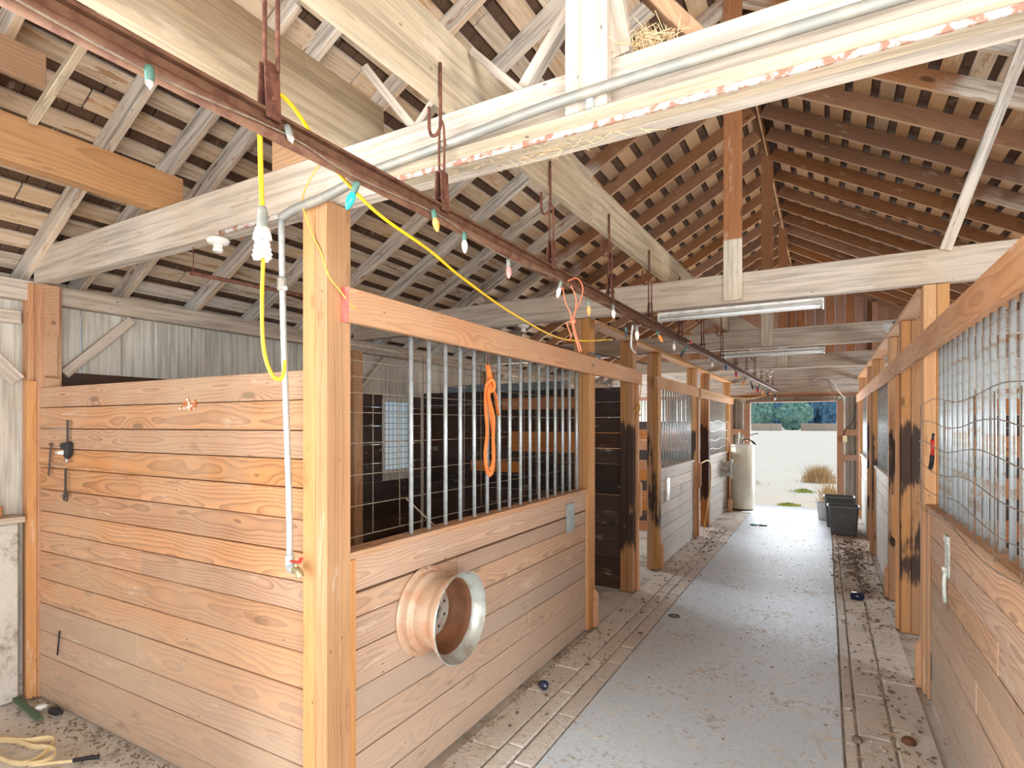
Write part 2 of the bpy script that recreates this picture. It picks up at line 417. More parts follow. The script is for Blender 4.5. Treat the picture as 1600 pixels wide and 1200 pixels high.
def bar(name, p0, p1, w, t, mat, parent=None, up=(0, 0, 1), bev=0.003):
    """board from p0 to p1: w measured along up, t across"""
    p0, p1 = Vector(p0), Vector(p1)
    X_ = (p1 - p0).normalized()
    Z_ = Vector(up); Z_ = (Z_ - X_ * Z_.dot(X_)).normalized()
    Y_ = Z_.cross(X_)
    o = link(name, box_mesh((p1 - p0).length, t, w, mat, bev), parent)
    place(o, parent, (p0 + p1) / 2, Matrix((X_, Y_, Z_)).transposed())
    return o
def rod(name, p0, p1, r, mat, parent=None, seg=10):
    p0, p1 = Vector(p0), Vector(p1)
    ln = (p1 - p0).length
    key = ('rod', round(ln, 3), round(r, 4), mat, seg)
    if key not in MC:
        b = bmesh.new()
        bmesh.ops.create_cone(b, segments=seg, radius1=r, radius2=r, depth=ln, cap_ends=True)
        for f in b.faces: f.smooth = len(f.verts) == 4
        me = bpy.data.meshes.new('rod'); b.to_mesh(me); b.free(); me.materials.append(M[mat])
        MC[key] = me
    o = link(name, MC[key], parent)
    place(o, parent, (p0 + p1) / 2, (p1 - p0).to_track_quat('Z', 'Y').to_matrix())
    return o
def smooth_path(pts, n=6):
    pts = [Vector(p) for p in pts]
    if len(pts) < 3: return pts
    out = []
    for i in range(len(pts) - 1):
        a = pts[max(i - 1, 0)]; b_ = pts[i]; c = pts[i + 1]; d = pts[min(i + 2, len(pts) - 1)]
        for k in range(n):
            t = k / n
            out.append(0.5 * ((2 * b_) + (-a + c) * t + (2 * a - 5 * b_ + 4 * c - d) * t * t + (-a + 3 * b_ - 3 * c + d) * t ** 3))
    out.append(pts[-1])
    return out
def tube(name, pts, r, mat, parent=None, seg=7, n=6, flat=None, smooth=True, closed=False):
    """swept tube (or ribbon if flat=(width, thickness)) through points"""
    P = smooth_path(pts, n) if smooth else [Vector(p) for p in pts]
    base = wpos(parent) if parent is not None else Vector((0, 0, 0))
    b = bmesh.new()
    ref = Vector((0, 0, 1))
    rings = []
    prev = None
    for i, p in enumerate(P):
        t = (P[min(i + 1, len(P) - 1)] - P[max(i - 1, 0)]).normalized()
        if prev is None:
            if abs(t.dot(ref)) > 0.9: ref = Vector((1, 0, 0))
            u = (ref - t * ref.dot(t)).normalized()
        else:
            u = (prev - t * prev.dot(t)).normalized()
        prev = u
        v = t.cross(u)
        ring = []
        if flat:
            for a_, c_ in ((1, 1), (-1, 1), (-1, -1), (1, -1)):
                ring.append(b.verts.new(p - base + u * a_ * flat[1] / 2 + v * c_ * flat[0] / 2))
        else:
            for k in range(seg):
                an = 2 * PI * k / seg
                ring.append(b.verts.new(p - base + (u * math.cos(an) + v * math.sin(an)) * r))
        rings.append(ring)
    m = len(rings[0])
    for i in range(len(rings) - 1):
        for k in range(m):
            f = b.faces.new((rings[i][k], rings[i][(k + 1) % m], rings[i + 1][(k + 1) % m], rings[i + 1][k]))
            f.smooth = not flat
    b.faces.new(rings[0][::-1]); b.faces.new(rings[-1])
    me = bpy.data.meshes.new('tube'); b.to_mesh(me); b.free(); me.materials.append(M[mat])
    return settle(link(name, me, parent), parent)
def lathe(name, prof, mat, center, axis='Z', parent=None, seg=24, tilt=None, crisp=False):
    """prof: (radius, height) pairs"""
    b = bmesh.new()
    rings = []
    for r, z in prof:
        if r < 1e-6:
            rings.append([b.verts.new((0, 0, z))])
        else:
            rings.append([b.verts.new((r * math.cos(2 * PI * k / seg), r * math.sin(2 * PI * k / seg), z)) for k in range(seg)])
    for i in range(len(rings) - 1):
        A, B = rings[i], rings[i + 1]
        if crisp and i:
            A = [b.verts.new(v.co) for v in A]
        for k in range(seg):
            k2 = (k + 1) % seg
            vs = [A[k % len(A)], A[k2 % len(A)], B[k2 % len(B)], B[k % len(B)]]
            u = []
            for v in vs:
                if v not in u: u.append(v)
            if len(u) > 2:
                f = b.faces.new(u); f.smooth = True
    bmesh.ops.recalc_face_normals(b, faces=b.faces)
    me = bpy.data.meshes.new('turned'); b.to_mesh(me); b.free(); me.materials.append(M[mat])
    o = link(name, me, parent)
    R = {'Z': Matrix.Identity(3), 'X': Matrix.Rotation(PI / 2, 3, 'Y'), 'Y': Matrix.Rotation(-PI / 2, 3, 'X')}[axis]
    if tilt is not None: R = Vector(tilt).to_track_quat('Z', 'Y').to_matrix()
    place(o, parent, center, R)
    return o
def prism(name, poly, axis, a0, a1, mat, parent=None):
    """extrude a 2-D outline along an axis; poly in the two other world axes (in xyz order)"""
    base = wpos(parent) if parent is not None else Vector((0, 0, 0))
    b = bmesh.new()
    def P3(p, a):
        if axis == 'X': return Vector((a, p[0], p[1])) - base
        if axis == 'Y': return Vector((p[0], a, p[1])) - base
        return Vector((p[0], p[1], a)) - base
    A = [b.verts.new(P3(p, a0)) for p in poly]; B = [b.verts.new(P3(p, a1)) for p in poly]
    b.faces.new(A); b.faces.new(B[::-1])
    for i in range(len(poly)):
        b.faces.new((A[i], B[i], B[(i + 1) % len(poly)], A[(i + 1) % len(poly)]))
    bmesh.ops.recalc_face_normals(b, faces=b.faces)
    me = bpy.data.meshes.new('block'); b.to_mesh(me); b.free(); me.materials.append(M[mat])
    return settle(link(name, me, parent), parent)
def grid(name, x0, x1, y0, y1, z, nx, ny, amp, mat, thick=0.15):
    b = bmesh.new()
    vs = [[b.verts.new((x0 + (x1 - x0) * i / nx, y0 + (y1 - y0) * j / ny, z + (amp * noise.noise(Vector((x0 + (x1 - x0) * i / nx, y0 + (y1 - y0) * j / ny, 3.1)) * 1.7) if amp else 0))) for j in range(ny + 1)] for i in range(nx + 1)]
    for i in range(nx):
        for j in range(ny):
            f = b.faces.new((vs[i][j], vs[i + 1][j], vs[i + 1][j + 1], vs[i][j + 1])); f.smooth = True
    me = bpy.data.meshes.new('surface'); b.to_mesh(me); b.free(); me.materials.append(M[mat])
    return link(name, me)
def boxes_mesh(name, items, mats, parent=None):
    """many small loose pieces joined: items = (centre, (dx,dy,dz), 3x3 rotation, material index)"""
    base = wpos(parent) if parent is not None else Vector((0, 0, 0))
    V, F, MI = [], [], []
    for c, d, R, mi in items:
        o = len(V)
        for sx in (-1, 1):
            for sy in (-1, 1):
                for sz in (-1, 1):
                    V.append(tuple(Vector(c) - base + R @ Vector((sx * d[0] / 2, sy * d[1] / 2, sz * d[2] / 2))))
        for f in ((0, 1, 3, 2), (4, 6, 7, 5), (0, 4, 5, 1), (2, 3, 7, 6), (0, 2, 6, 4), (1, 5, 7, 3)):
            F.append(tuple(o + k for k in f)); MI.append(mi)
    me = bpy.data.meshes.new(name); me.from_pydata(V, [], F); me.update()
    for m in mats: me.materials.append(M[m])
    me.polygons.foreach_set('material_index', MI)
    return settle(link(name, me, parent), parent)

XL, XR = -1.9, 0.6
WL, WR = -4.95, 3.65
RID = -0.65
Y0, Y1 = -3.0, 14.0
def mx(x): return -1.3 - x
def span(a, b): return (min(a, b), max(a, b))

# ================================================================== SETTING
fl = grid('floor', WL - 0.1, WR + 0.1, Y0, Y1 + 0.15, -0.012, 60, 100, 0.012, 'dirt'); tag(fl, kind='structure')
# aisle slab is a piece of the floor
slab = box('concrete_slab', -1.40, 0.09, Y0, 13.0, -0.06, 0.012, 'slab', fl, bev=0.006)
apron = box('doorway_slab', -1.62, 0.22, 13.0, 14.4, -0.06, 0.006, 'slab', fl, bev=0.006)
def pavers(xs, y0, y1, seed):
    rnd = random.Random(seed)
    for i in range(len(xs) - 1):
        y = y0 + rnd.uniform(0, 0.3)
        while y < y1:
            ln = rnd.choice((0.34, 0.46, 0.6, 0.75))
            p = box('paver', xs[i] + 0.007, xs[i + 1] - 0.007, y, y + ln - 0.014, -0.07, 0.004 + rnd.uniform(0, 0.008), 'paver', fl, bev=0.008)
            y += ln
pavers((-1.88, -1.66, -1.54, -1.405), 1.2, 10.6, 3)
pavers((0.095, 0.17, 0.36, 0.58), 2.3, 10.8, 5)
g = grid('ground', -260, 260, 14.15, 420, -0.05, 60, 60, 0.0, 'field'); tag(g, kind='structure')
# the yard the near end opens onto
g2 = grid('ground', -30, 30, -30, -3.0, -0.05, 4, 4, 0.0, 'field'); tag(g2, kind='structure')

# ---- roof
SL = 0.553
ANG = math.atan(SL)
def zr(x): return 2.92 + (x - WL) * SL if x <= RID else 2.92 + (WR - x) * SL     # underside of the rafters
cl = prism('ceiling', [(-5.5, zr(-5.5) + 0.235), (RID, zr(RID) + 0.235), (4.2, zr(4.2) + 0.235), (4.2, zr(4.2) + 0.26), (RID, zr(RID) + 0.262), (-5.5, zr(-5.5) + 0.26)], 'Y', Y0 - 0.4, Y1 + 0.5, 'skin')
tag(cl, kind='structure')
ys = [1.20 + 0.61 * k for k in range(-7, 22)]
for k, y in enumerate(ys):
    y += random.uniform(-0.03, 0.03)
    for sd in (-1, 1):
        x_e = -5.35 if sd < 0 else 4.05
        nrm = Vector((-SL if sd < 0 else SL, 0, 1)).normalized()
        off = nrm * 0.07
        tw = random.uniform(-0.02, 0.02)
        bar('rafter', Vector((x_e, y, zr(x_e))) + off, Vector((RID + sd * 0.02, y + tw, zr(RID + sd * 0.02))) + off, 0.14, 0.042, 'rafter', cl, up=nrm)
# the doubled rafter seen left of the first beam
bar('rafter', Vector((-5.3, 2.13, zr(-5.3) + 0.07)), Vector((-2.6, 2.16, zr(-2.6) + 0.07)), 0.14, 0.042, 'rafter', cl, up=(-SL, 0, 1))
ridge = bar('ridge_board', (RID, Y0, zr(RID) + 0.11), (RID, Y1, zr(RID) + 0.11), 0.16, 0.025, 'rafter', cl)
rnd = random.Random(11)
shk = []
for sd in (-1, 1):
    nrm = Vector((-SL if sd < 0 else SL, 0, 1)).normalized()
    along = Vector((1, 0, SL)).normalized() if sd < 0 else Vector((-1, 0, SL)).normalized()
    base = Vector((-5.42, 0, zr(-5.42))) if sd < 0 else Vector((4.12, 0, zr(4.12)))
    length = (RID + 5.42) / math.cos(ANG)
    s_ = 0.06
    while s_ < length - 0.05:
        w = rnd.uniform(0.115, 0.155)
        cuts = [Y0 - 0.35, rnd.uniform(1.5, 4.0), rnd.uniform(6.5, 9.5), Y1 + 0.45]
        for a, b_ in zip(cuts[:-1], cuts[1:]):
            c = base + along * (s_ + w / 2) + nrm * (0.14 + 0.0105)
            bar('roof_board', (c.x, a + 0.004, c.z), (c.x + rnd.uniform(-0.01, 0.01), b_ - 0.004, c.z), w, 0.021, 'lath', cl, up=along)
        # shakes seen through the gap above this board
        y = Y0 - 0.3
        while y < Y1 + 0.3:
            sw = rnd.uniform(0.09, 0.2)
            c = base + along * (s_ + w + 0.04) + nrm * (0.168 + rnd.uniform(0, 0.012))
            R = Matrix((Vector((0, 1, 0)), nrm, Vector((0, 1, 0)).cross(nrm))).transposed()
            shk.append(((c.x, y + sw / 2, c.z), (sw - 0.006, 0.012, 0.2), R @ Matrix.Rotation(rnd.uniform(-0.06, 0.06), 3, 'X'), 0))
            y += sw
        s_ += w + rnd.uniform(0.055, 0.09)
o = boxes_mesh('shakes', shk, ['shake'], cl); tag(o, kind='stuff')

# ---- outer walls
def wall(name, x, y0, y1, z1, side, openings=()):
    w = box(name, *(span(x, x + side * 0.03)), y0, y1, -0.05, 0.14, 'wall')      # sill timber: the wall's own mesh
    tag(w, kind='structure')
    y = y0
    rnd = random.Random(int(abs(x) * 100))
    while y < y1:
        bw = 0.285
        ye = min(y + bw, y1)
        segs = [(0.14, z1)]
        for (a, b_, c, d) in openings:
            if y < b_ - 0.02 and ye > a + 0.02:
                segs = [(0.14, c), (d, z1)]
        for (a, b_) in segs:
            box('board', *(span(x, x + side * 0.024)), y + 0.005, ye - 0.005, a, b_, 'wall', w, jit=0.002)
        y += bw
    return w
WIN_L = (5.43, 6.0, 1.30, 2.22)
wl = wall('wall_left', WL, Y0, Y1, 2.86, -1, [WIN_L, (8.0, 9.0, 1.3, 2.2), (11.9, 12.9, 1.3, 2.2)])
wr = wall('wall_right', WR, Y0, Y1, 2.86, 1, [(3.0, 4.0, 1.3, 2.2), (7.6, 8.6, 1.3, 2.2), (11.6, 12.6, 1.3, 2.2)])
for nm, x, par, sg in (('wall_plate', WL, wl, 1), ('wall_plate', WR, wr, -1)):
    box(nm, *span(x, x + sg * 0.10), Y0, 4.3, 2.765, 2.90, 'white', par)
    box(nm, *span(x, x + sg * 0.10), 4.3, 9.2, 2.765, 2.90, 'white', par)
    box(nm, *span(x, x + sg * 0.10), 9.2, Y1, 2.765, 2.90, 'white', par)
    yb = 4.95
    box('girt', *span(x, x + sg * 0.05), Y0, 1.75, 2.60, 2.69, 'white', par)
    for yy in (4.9, 7.95, 11.0):
        box('wall_post', *span(x + sg * 0.001, x + sg * 0.14), yy - 0.07, yy + 0.07, 0, 2.765, 'rail', par)
    for ya, yb in ((2.0, 2.46), (4.98, 5.44), (8.03, 8.5)):
        bar('wall_brace', (x + sg * 0.05, ya, 2.27), (x + sg * 0.05, yb, 2.74), 0.07, 0.04, 'white', par)
# dark kick boards lining the left stalls (each a plank of the wall)
def lining(par, x, sg, y0, y1, z0, z1, mat, skip=None):
    z = z0
    while z < z1 - 0.02:
        ze = min(z + 0.235, z1)
        if skip and z < skip[3] - 0.02 and ze > skip[2] + 0.02:
            box('kick_board', *span(x, x + sg * 0.03), y0, skip[0], z + 0.004, ze - 0.004, mat, par)
            box('kick_board', *span(x, x + sg * 0.03), skip[1], y1, z + 0.004, ze - 0.004, mat, par)
        else:
            box('kick_board', *span(x, x + sg * 0.03), y0, y1, z + 0.004, ze - 0.004, mat, par)
        z += 0.235
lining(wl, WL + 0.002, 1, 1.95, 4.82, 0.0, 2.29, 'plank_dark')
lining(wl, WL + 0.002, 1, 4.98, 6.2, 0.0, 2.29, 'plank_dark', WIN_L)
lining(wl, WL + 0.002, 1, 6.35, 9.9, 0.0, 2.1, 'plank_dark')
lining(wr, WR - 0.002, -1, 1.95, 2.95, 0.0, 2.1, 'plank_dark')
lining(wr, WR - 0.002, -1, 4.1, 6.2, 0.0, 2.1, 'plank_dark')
# stall windows
def window(n, x, sg, w, name):
    y0, y1, z0, z1 = w
    fr = box('window_%d' % n, *span(x - sg * 0.02, x + sg * 0.05), y0, y1, z0 - 0.03, z0 + 0.01, 'white_frame')
    tag(fr, kind='structure')
    for (a, b_, c, d) in ((y0, y1, z1 - 0.03, z1 + 0.02), (y0 - 0.01, y0 + 0.035, z0, z1), (y1 - 0.035, y1 + 0.01, z0, z1)):
        box('window_frame', *span(x - sg * 0.02, x + sg * 0.05), a, b_, c, d, 'white_frame', fr)
    box('window_pane', *span(x + sg * 0.012, x + sg * 0.016), y0 + 0.03, y1 - 0.03, z0, z1 - 0.02, 'glass', fr, bev=0)  # pale pane added to blur and brighten the view through the window
    for k in range(1, 7):
        yy = y0 + (y1 - y0) * k / 7
        rod('window_wire', (x + sg * 0.06, yy, z0), (x + sg * 0.06, yy, z1), 0.003, 'darkmetal', fr, seg=5)
    for k in range(1, 12):
        zz = z0 + (z1 - z0) * k / 12
        rod('window_wire', (x + sg * 0.06, y0, zz), (x + sg * 0.06, y1, zz), 0.003, 'darkmetal', fr, seg=5)
window(1, WL, 1, WIN_L, 'w')
window(2, WL, 1, (8.0, 8.85, 1.3, 2.2), 'w')
window(3, WR, -1, (3.05, 3.9, 1.3, 2.2), 'w')
window(4, WR, -1, (7.6, 8.5, 1.3, 2.2), 'w')
# lower masonry wall and shelf in the near left corner
cw = box('wall_left_lower', WL + 0.001, WL + 0.10, Y0, 1.72, 0.0, 1.22, 'dirt', bev=0.01); tag(cw, kind='structure')
sh = box('wall_shelf', WL + 0.0, WL + 0.20, 0.4, 1.72, 1.235, 1.275, 'white')
tag(sh, 'whitewashed narrow ledge board on top of the low grey wall', 'ledge')
sb = box('scrap_block', WL + 0.04, WL + 0.13, 1.0, 1.62, 1.276, 1.35, 'plank_repair')
tag(sb, 'orange brown scrap wood block lying on the narrow ledge', 'wood block')
bar('corner_brace', (WL + 0.075, 1.38, 2.58), (WL + 0.075, 1.72, 2.2), 0.09, 0.04, 'white', None)
tag(bpy.data.objects['corner_brace'], 'whitewashed diagonal brace on the white wall at the far left', 'brace')

# ---- end wall
ew = box('wall_end', -1.9, -1.62, Y1 + 0.1, Y1 + 0.14, 2.42, 2.9, 'white'); tag(ew, kind='structure')
DX0, DX1, DZ = -1.52, 0.21, 2.40
def corr(name, x0, x1, z0, z1, y, par):
    b = bmesh.new()
    n = max(4, int((x1 - x0) / 0.018))
    A, B = [], []
    for i in range(n + 1):
        x = x0 + (x1 - x0) * i / n
        yy = y + 0.008 * math.cos(2 * PI * x / 0.095)
        A.append(b.verts.new((x, yy, z0))); B.append(b.verts.new((x, yy, z1)))
    for i in range(n):
        f = b.faces.new((A[i], A[i + 1], B[i + 1], B[i])); f.smooth = True
    base = wpos(par)
    for v in b.verts: v.co -= base
    me = bpy.data.meshes.new('sheet'); b.to_mesh(me); b.free(); me.materials.append(M['corr'])
    return settle(link(name, me, par), par)
# corrugated sheets hung outside the frame
x = -4.95
while x < DX0 - 0.1:
    xe = min(x + 0.62, DX0 - 0.05)
    corr('metal_sheet', x, xe, 0, 2.62, Y1 + 0.12, ew); x = xe
x = DX1 + 0.05
while x < WR:
    xe = min(x + 0.62, WR); corr('metal_sheet', x, xe, 0, 2.62, Y1 + 0.12, ew); x = xe
corr('metal_sheet', DX0 - 0.05, DX1 + 0.05, DZ, 2.62, Y1 + 0.12, ew)
# frame of the end wall
for (a, b_) in ((-4.9, -3.4), (-3.4, DX0 - 0.12), (DX1 + 0.12, 2.0), (2.0, 3.6)):
    for z in (1.12, 1.66):
        box('girt', a, b_, Y1, Y1 + 0.09, z, z + 0.13, 'redframe', ew)
for x in (-3.4, -2.3, -1.95, 0.62, 1.6, 2.6):
    box('stud', x - 0.045, x + 0.045, Y1 + 0.001, Y1 + 0.1, 0, 2.5, 'redframe', ew)
for x in (-1.05, -0.55, -0.1):
    box('stud', x - 0.02, x + 0.02, Y1, Y1 + 0.09, DZ + 0.04, 2.55, 'redframe', ew)
# white boards above the door
z = 2.58
for k in range(4):
    box('board', -4.9, 3.6, Y1 - 0.02, Y1 + 0.01, z + 0.003, z + 0.155, 'white', ew, jit=0.001); z += 0.16
box('header', -4.9, 3.6, Y1 - 0.03, Y1 + 0.03, 2.50, 2.58, 'redframe', ew)
# gable boards, vertical
x = -4.95
while x < 3.6:
    xe = x + 0.19
    zt = min(zr(x), zr(xe)) + 0.16
    if zt > 3.25:
        box('gable_board', x + 0.0012, xe - 0.0012, Y1 + 0.015, Y1 + 0.04, 3.2, zt, 'gable', ew, jit=0.002)
    x = xe
for x in (-2.2, -0.65, 0.9):
    box('gable_stud', x - 0.05, x + 0.05, Y1 - 0.08, Y1 + 0.01, 3.2, zr(x) + 0.02, 'gable', ew)
# doorway
dr = box('door_1', DX0 - 0.09, DX1 + 0.09, Y1 - 0.01, Y1 + 0.13, DZ, DZ + 0.05, 'redframe'); tag(dr, kind='structure')
box('door_frame', DX0 - 0.13, DX0, Y1 - 0.02, Y1 + 0.13, 0, DZ, 'redframe', dr)
box('door_frame', DX1, DX1 + 0.13, Y1 - 0.02, Y1 + 0.13, 0, DZ, 'redframe', dr)
box('door_frame', DX0 - 0.13, DX1 + 0.13, Y1 - 0.03, Y1, DZ + 0.17, DZ + 0.2, 'stile', dr)

# ================================================================== FRAME
def truss(y, label, braces=True, first=False):
    t = thing('roof_truss', (RID, y, 2.885), label, 'truss')
    box('tie_beam', -4.85, 3.55, y, y + 0.09, 2.885, 3.125, 'white', t, bev=0.006)
    if not first:
        box('king_post', RID - 0.075, RID + 0.065, y - 0.035, y - 0.001, 2.90, zr(RID) + 0.05, 'white' if False else 'king', t)
    return t
M['king'] = wood('king_post_wood', (160, 106, 66), (112, 68, 42), ring=0.35, freq=60, paint=(214, 202, 182), pamt=0.95, var=0.1, pz=3.39)
t1 = truss(1.80, 'nearest whitewashed tie beam with grey conduit along its face', first=True)
box('king_post', -0.775, -0.625, 1.755, 1.799, 2.925, 4.4, 'white', t1)
box('king_post', -0.72, -0.62, 1.84, 1.89, 3.126, 5.3, 'brown_beam', t1)
bar('king_brace', (-0.60, 1.82, 3.13), (-0.72, 1.74, 3.9), 0.09, 0.04, 'white', t1, up=(1, 0, 0))
bar('king_brace', (-0.34, 1.93, 3.14), (-0.95, 1.95, 3.95), 0.05, 0.09, 'brown_beam', t1, up=(0, 0, 1))
bar('king_brace', (-1.05, 1.9, 3.13), (-0.74, 1.9, 3.5), 0.045, 0.05, 'white', t1)
box('ledger_board', -1.55, 3.4, 1.74, 1.799, 2.872, 2.945, 'tan', t1, bev=0.006)
box('iron_edge_strip', -1.55, 3.4, 1.728, 1.74, 2.868, 2.888, 'rustpaint', t1, bev=0.002)
t2 = truss(4.85, 'whitewashed tie beam above the nearest tube lamp, second from the camera')
bar('truss_brace', (0.72, 4.84, 3.10), (1.32, 4.84, 4.95), 0.07, 0.04, 'rafter', t2, up=(1, 0, 0))
t3 = truss(7.90, 'whitewashed tie beam above the farther tube lamp, with a nailed king post')
t4 = truss(10.95, 'farthest whitewashed tie beam, in front of the brown gable boards')
bar('truss_brace', (-1.6, 7.93, 3.14), (-0.75, 7.93, 3.7), 0.09, 0.04, 'white', t3)
prism('gusset', [(-1.12, 3.126), (-0.74, 3.126), (-1.12, 3.42)], 'Y', 7.9, 7.94, 'white', t3)

# longitudinal joists lying on the tie beams
def jx(y): return -1.25 + 0.025 * (y - 1.7)
j2 = bar('ceiling_joist', (jx(Y0) - 0.04, Y0, 3.27), (jx(3.2) - 0.04, 3.2, 3.27), 0.29, 0.045, 'tan')
tag(j2, 'wide grimy white joist board over the rusty track, nearer length crossing the near tie beam', 'joist')
j3 = bar('ceiling_joist', (jx(3.21) - 0.04, 3.21, 3.26), (jx(11) - 0.04, 11.0, 3.26), 0.26, 0.045, 'tan')
tag(j3, 'grimy white joist carrying the track hooks beyond the near tie beam', 'joist')
j1 = bar('ceiling_joist', (-1.87, Y0, 3.27), (-1.87, 2.05, 3.27), 0.29, 0.045, 'tan')
tag(j1, 'wide grimy white joist ending on the near tie beam, left of the track', 'joist')
jb = bar('ceiling_joist', (-3.36, Y0, 3.24), (-3.36, 1.95, 3.24), 0.22, 0.09, 'brown_beam')
tag(jb, 'bare orange brown timber running back over the left stall corner', 'joist')
js = bar('short_plank', (-3.33, 0.2, 3.62), (-3.33, 1.28, 3.62), 0.16, 0.04, 'brown_beam')
tag(js, 'short bare brown board end high at the upper left under the rafters', 'board')
bar('thin_pole', (-2.45, 1.2, 3.66), (-3.25, 1.2, 3.32), 0.035, 0.035, 'tan')
tag(bpy.data.objects['thin_pole'], 'thin greyish pole standing between the brown timber and roof at upper left', 'pole')
ck = box('scrap_board', -2.36, -2.02, 1.82, 1.88, 3.13, 3.36, 'brown_beam', None)
tag(ck, 'brown scrap board standing on the near tie beam beside the cord hanger', 'board')
for i, (a, b_, lb) in enumerate((((-1.69, 1.76, 3.40), (-1.50, 1.86, 3.13), 'pale cleat leaning on the near tie beam, left of three'),
                       ((-1.32, 1.86, 3.30), (-1.50, 1.86, 3.13), 'pale cleat leaning on the near tie beam, middle of three'),
                       ((-1.24, 1.9, 3.40), (-0.98, 1.86, 3.13), 'long pale cleat on the near tie beam right of the wide joist'))):
    c = bar('beam_cleat', a, b_, 0.03, 0.04, 'white'); tag(c, lb, 'cleat')

# aisle plates resting on the posts
for sd, x in ((0, XL), (1, XR)):
    xa, xb = (x - 0.12, x + 0.02) if sd == 0 else (x - 0.02, x + 0.12)
    p = thing('aisle_plate', ((xa + xb) / 2, 5.0, 2.845), ('long pale plate along the tops of the left row of aisle posts' if sd == 0 else 'long pale plate along the tops of the right row of aisle posts'), 'plate')
    for a, b_ in ((5.0, 8.5), (8.5, 13.98)):
        box('plate_board', xa, xb, a, b_, 2.845, 2.883, 'stile', p)

# ================================================================== POSTS
PH = 2.843
LP = [('A', 1.74, 'fir', 2.882, 'broad orange fir post in front, between the plank partition and the rim stall'),
      ('B', 4.86, 'fir', 2.882, 'fir post at the far end of the barred rim stall'),
      ('C', 6.20, 'fir_char', PH, 'charred fir post with pale latch block beyond the first left doorway'),
      ('D', 7.30, 'fir_stain', PH, 'fir post at the near edge of the bleached left stall'),
      ('E', 9.72, 'fir_stain', PH, 'fir post at the far edge of the bleached left stall'),
      ('F', 10.90, 'fir_char', PH, 'dark charred post beside the farthest left stall with the wheel rim'),
      ('G', 13.45, 'fir', PH, 'last fir post on the left beside the cream tank')]
RP = {'A': 'near right post outside the barred right stall front', 'B': 'tall fir post at the far end of the nearest right stall bars',
      'C': 'dark stained charred post beyond the first right doorway', 'D': 'fir post at the near edge of the second right stall',
      'E': 'fir post at the far edge of the second right stall', 'F': 'narrow fir post before the last right stall', 'G': 'last fir post on the right beside the grey bins'}
for sd in (0, 1):
    for (k, y, m, top, lb) in LP:
        xa, xb = (XL - 0.15, XL) if sd == 0 else (XR, XR + 0.15)
        t = thing('stall_post', ((xa + xb) / 2, y, 0), lb if sd == 0 else RP[k], 'post')
        yy = y + 0.15
        # two laminated timbers per post
        box('post_timber', xa, (xa + xb) / 2 + 0.0, y, yy, 0, top, m, t, bev=0.005)
        box('post_timber', (xa + xb) / 2 + 0.002, xb, y + random.uniform(0, 0.004), yy - 0.002, 0, top, m, t, bev=0.005)
        xs = XL if sd == 0 else XR
        sg = 1 if sd == 0 else -1
        if k in 'CE':   # guide strip and latch block on the aisle face
            box('guide_strip', *span(xs + sg * 0.001, xs + sg * 0.03), y + 0.09, yy, 0, 2.36, 'stile', t)
            prism('latch_block', [(xs, 0.78), (xs + sg * 0.06, 0.86), (xs + sg * 0.06, 1.22), (xs, 1.30)], 'Y', y + 0.10, y + 0.16, 'stile', t)
        if k in 'BD':
            prism('foot_block', [(xs, 0.0), (xs + sg * 0.032, 0.0), (xs + sg * 0.032, 0.30), (xs, 0.34)], 'Y', yy - 0.05, yy + 0.01, 'stile', t)
lpst = thing('wall_corner_post', (WL + 0.08, 1.75, 0), 'orange wood corner post between the white wall and plank partition', 'post')
box('post_timber', WL + 0.03, WL + 0.17, 1.80, 1.94, 0, 2.884, 'rail', lpst)
box('post_timber', WL + 0.02, WL + 0.115, 1.765, 1.80, 0.0, 2.884, 'rail', lpst)
box('stile', WL + 0.115, WL + 0.155, 1.745, 1.80, 0.0, 2.20, 'stile', lpst)
prism('notched_block', [(WL + 0.17, 2.15), (WL + 0.24, 2.15), (WL + 0.24, 2.22), (WL + 0.20, 2.24), (WL + 0.20, 2.50), (WL + 0.23, 2.54), (WL + 0.23, 2.87), (WL + 0.17, 2.87)], 'Y', 1.82, 1.9, 'rail', lpst)

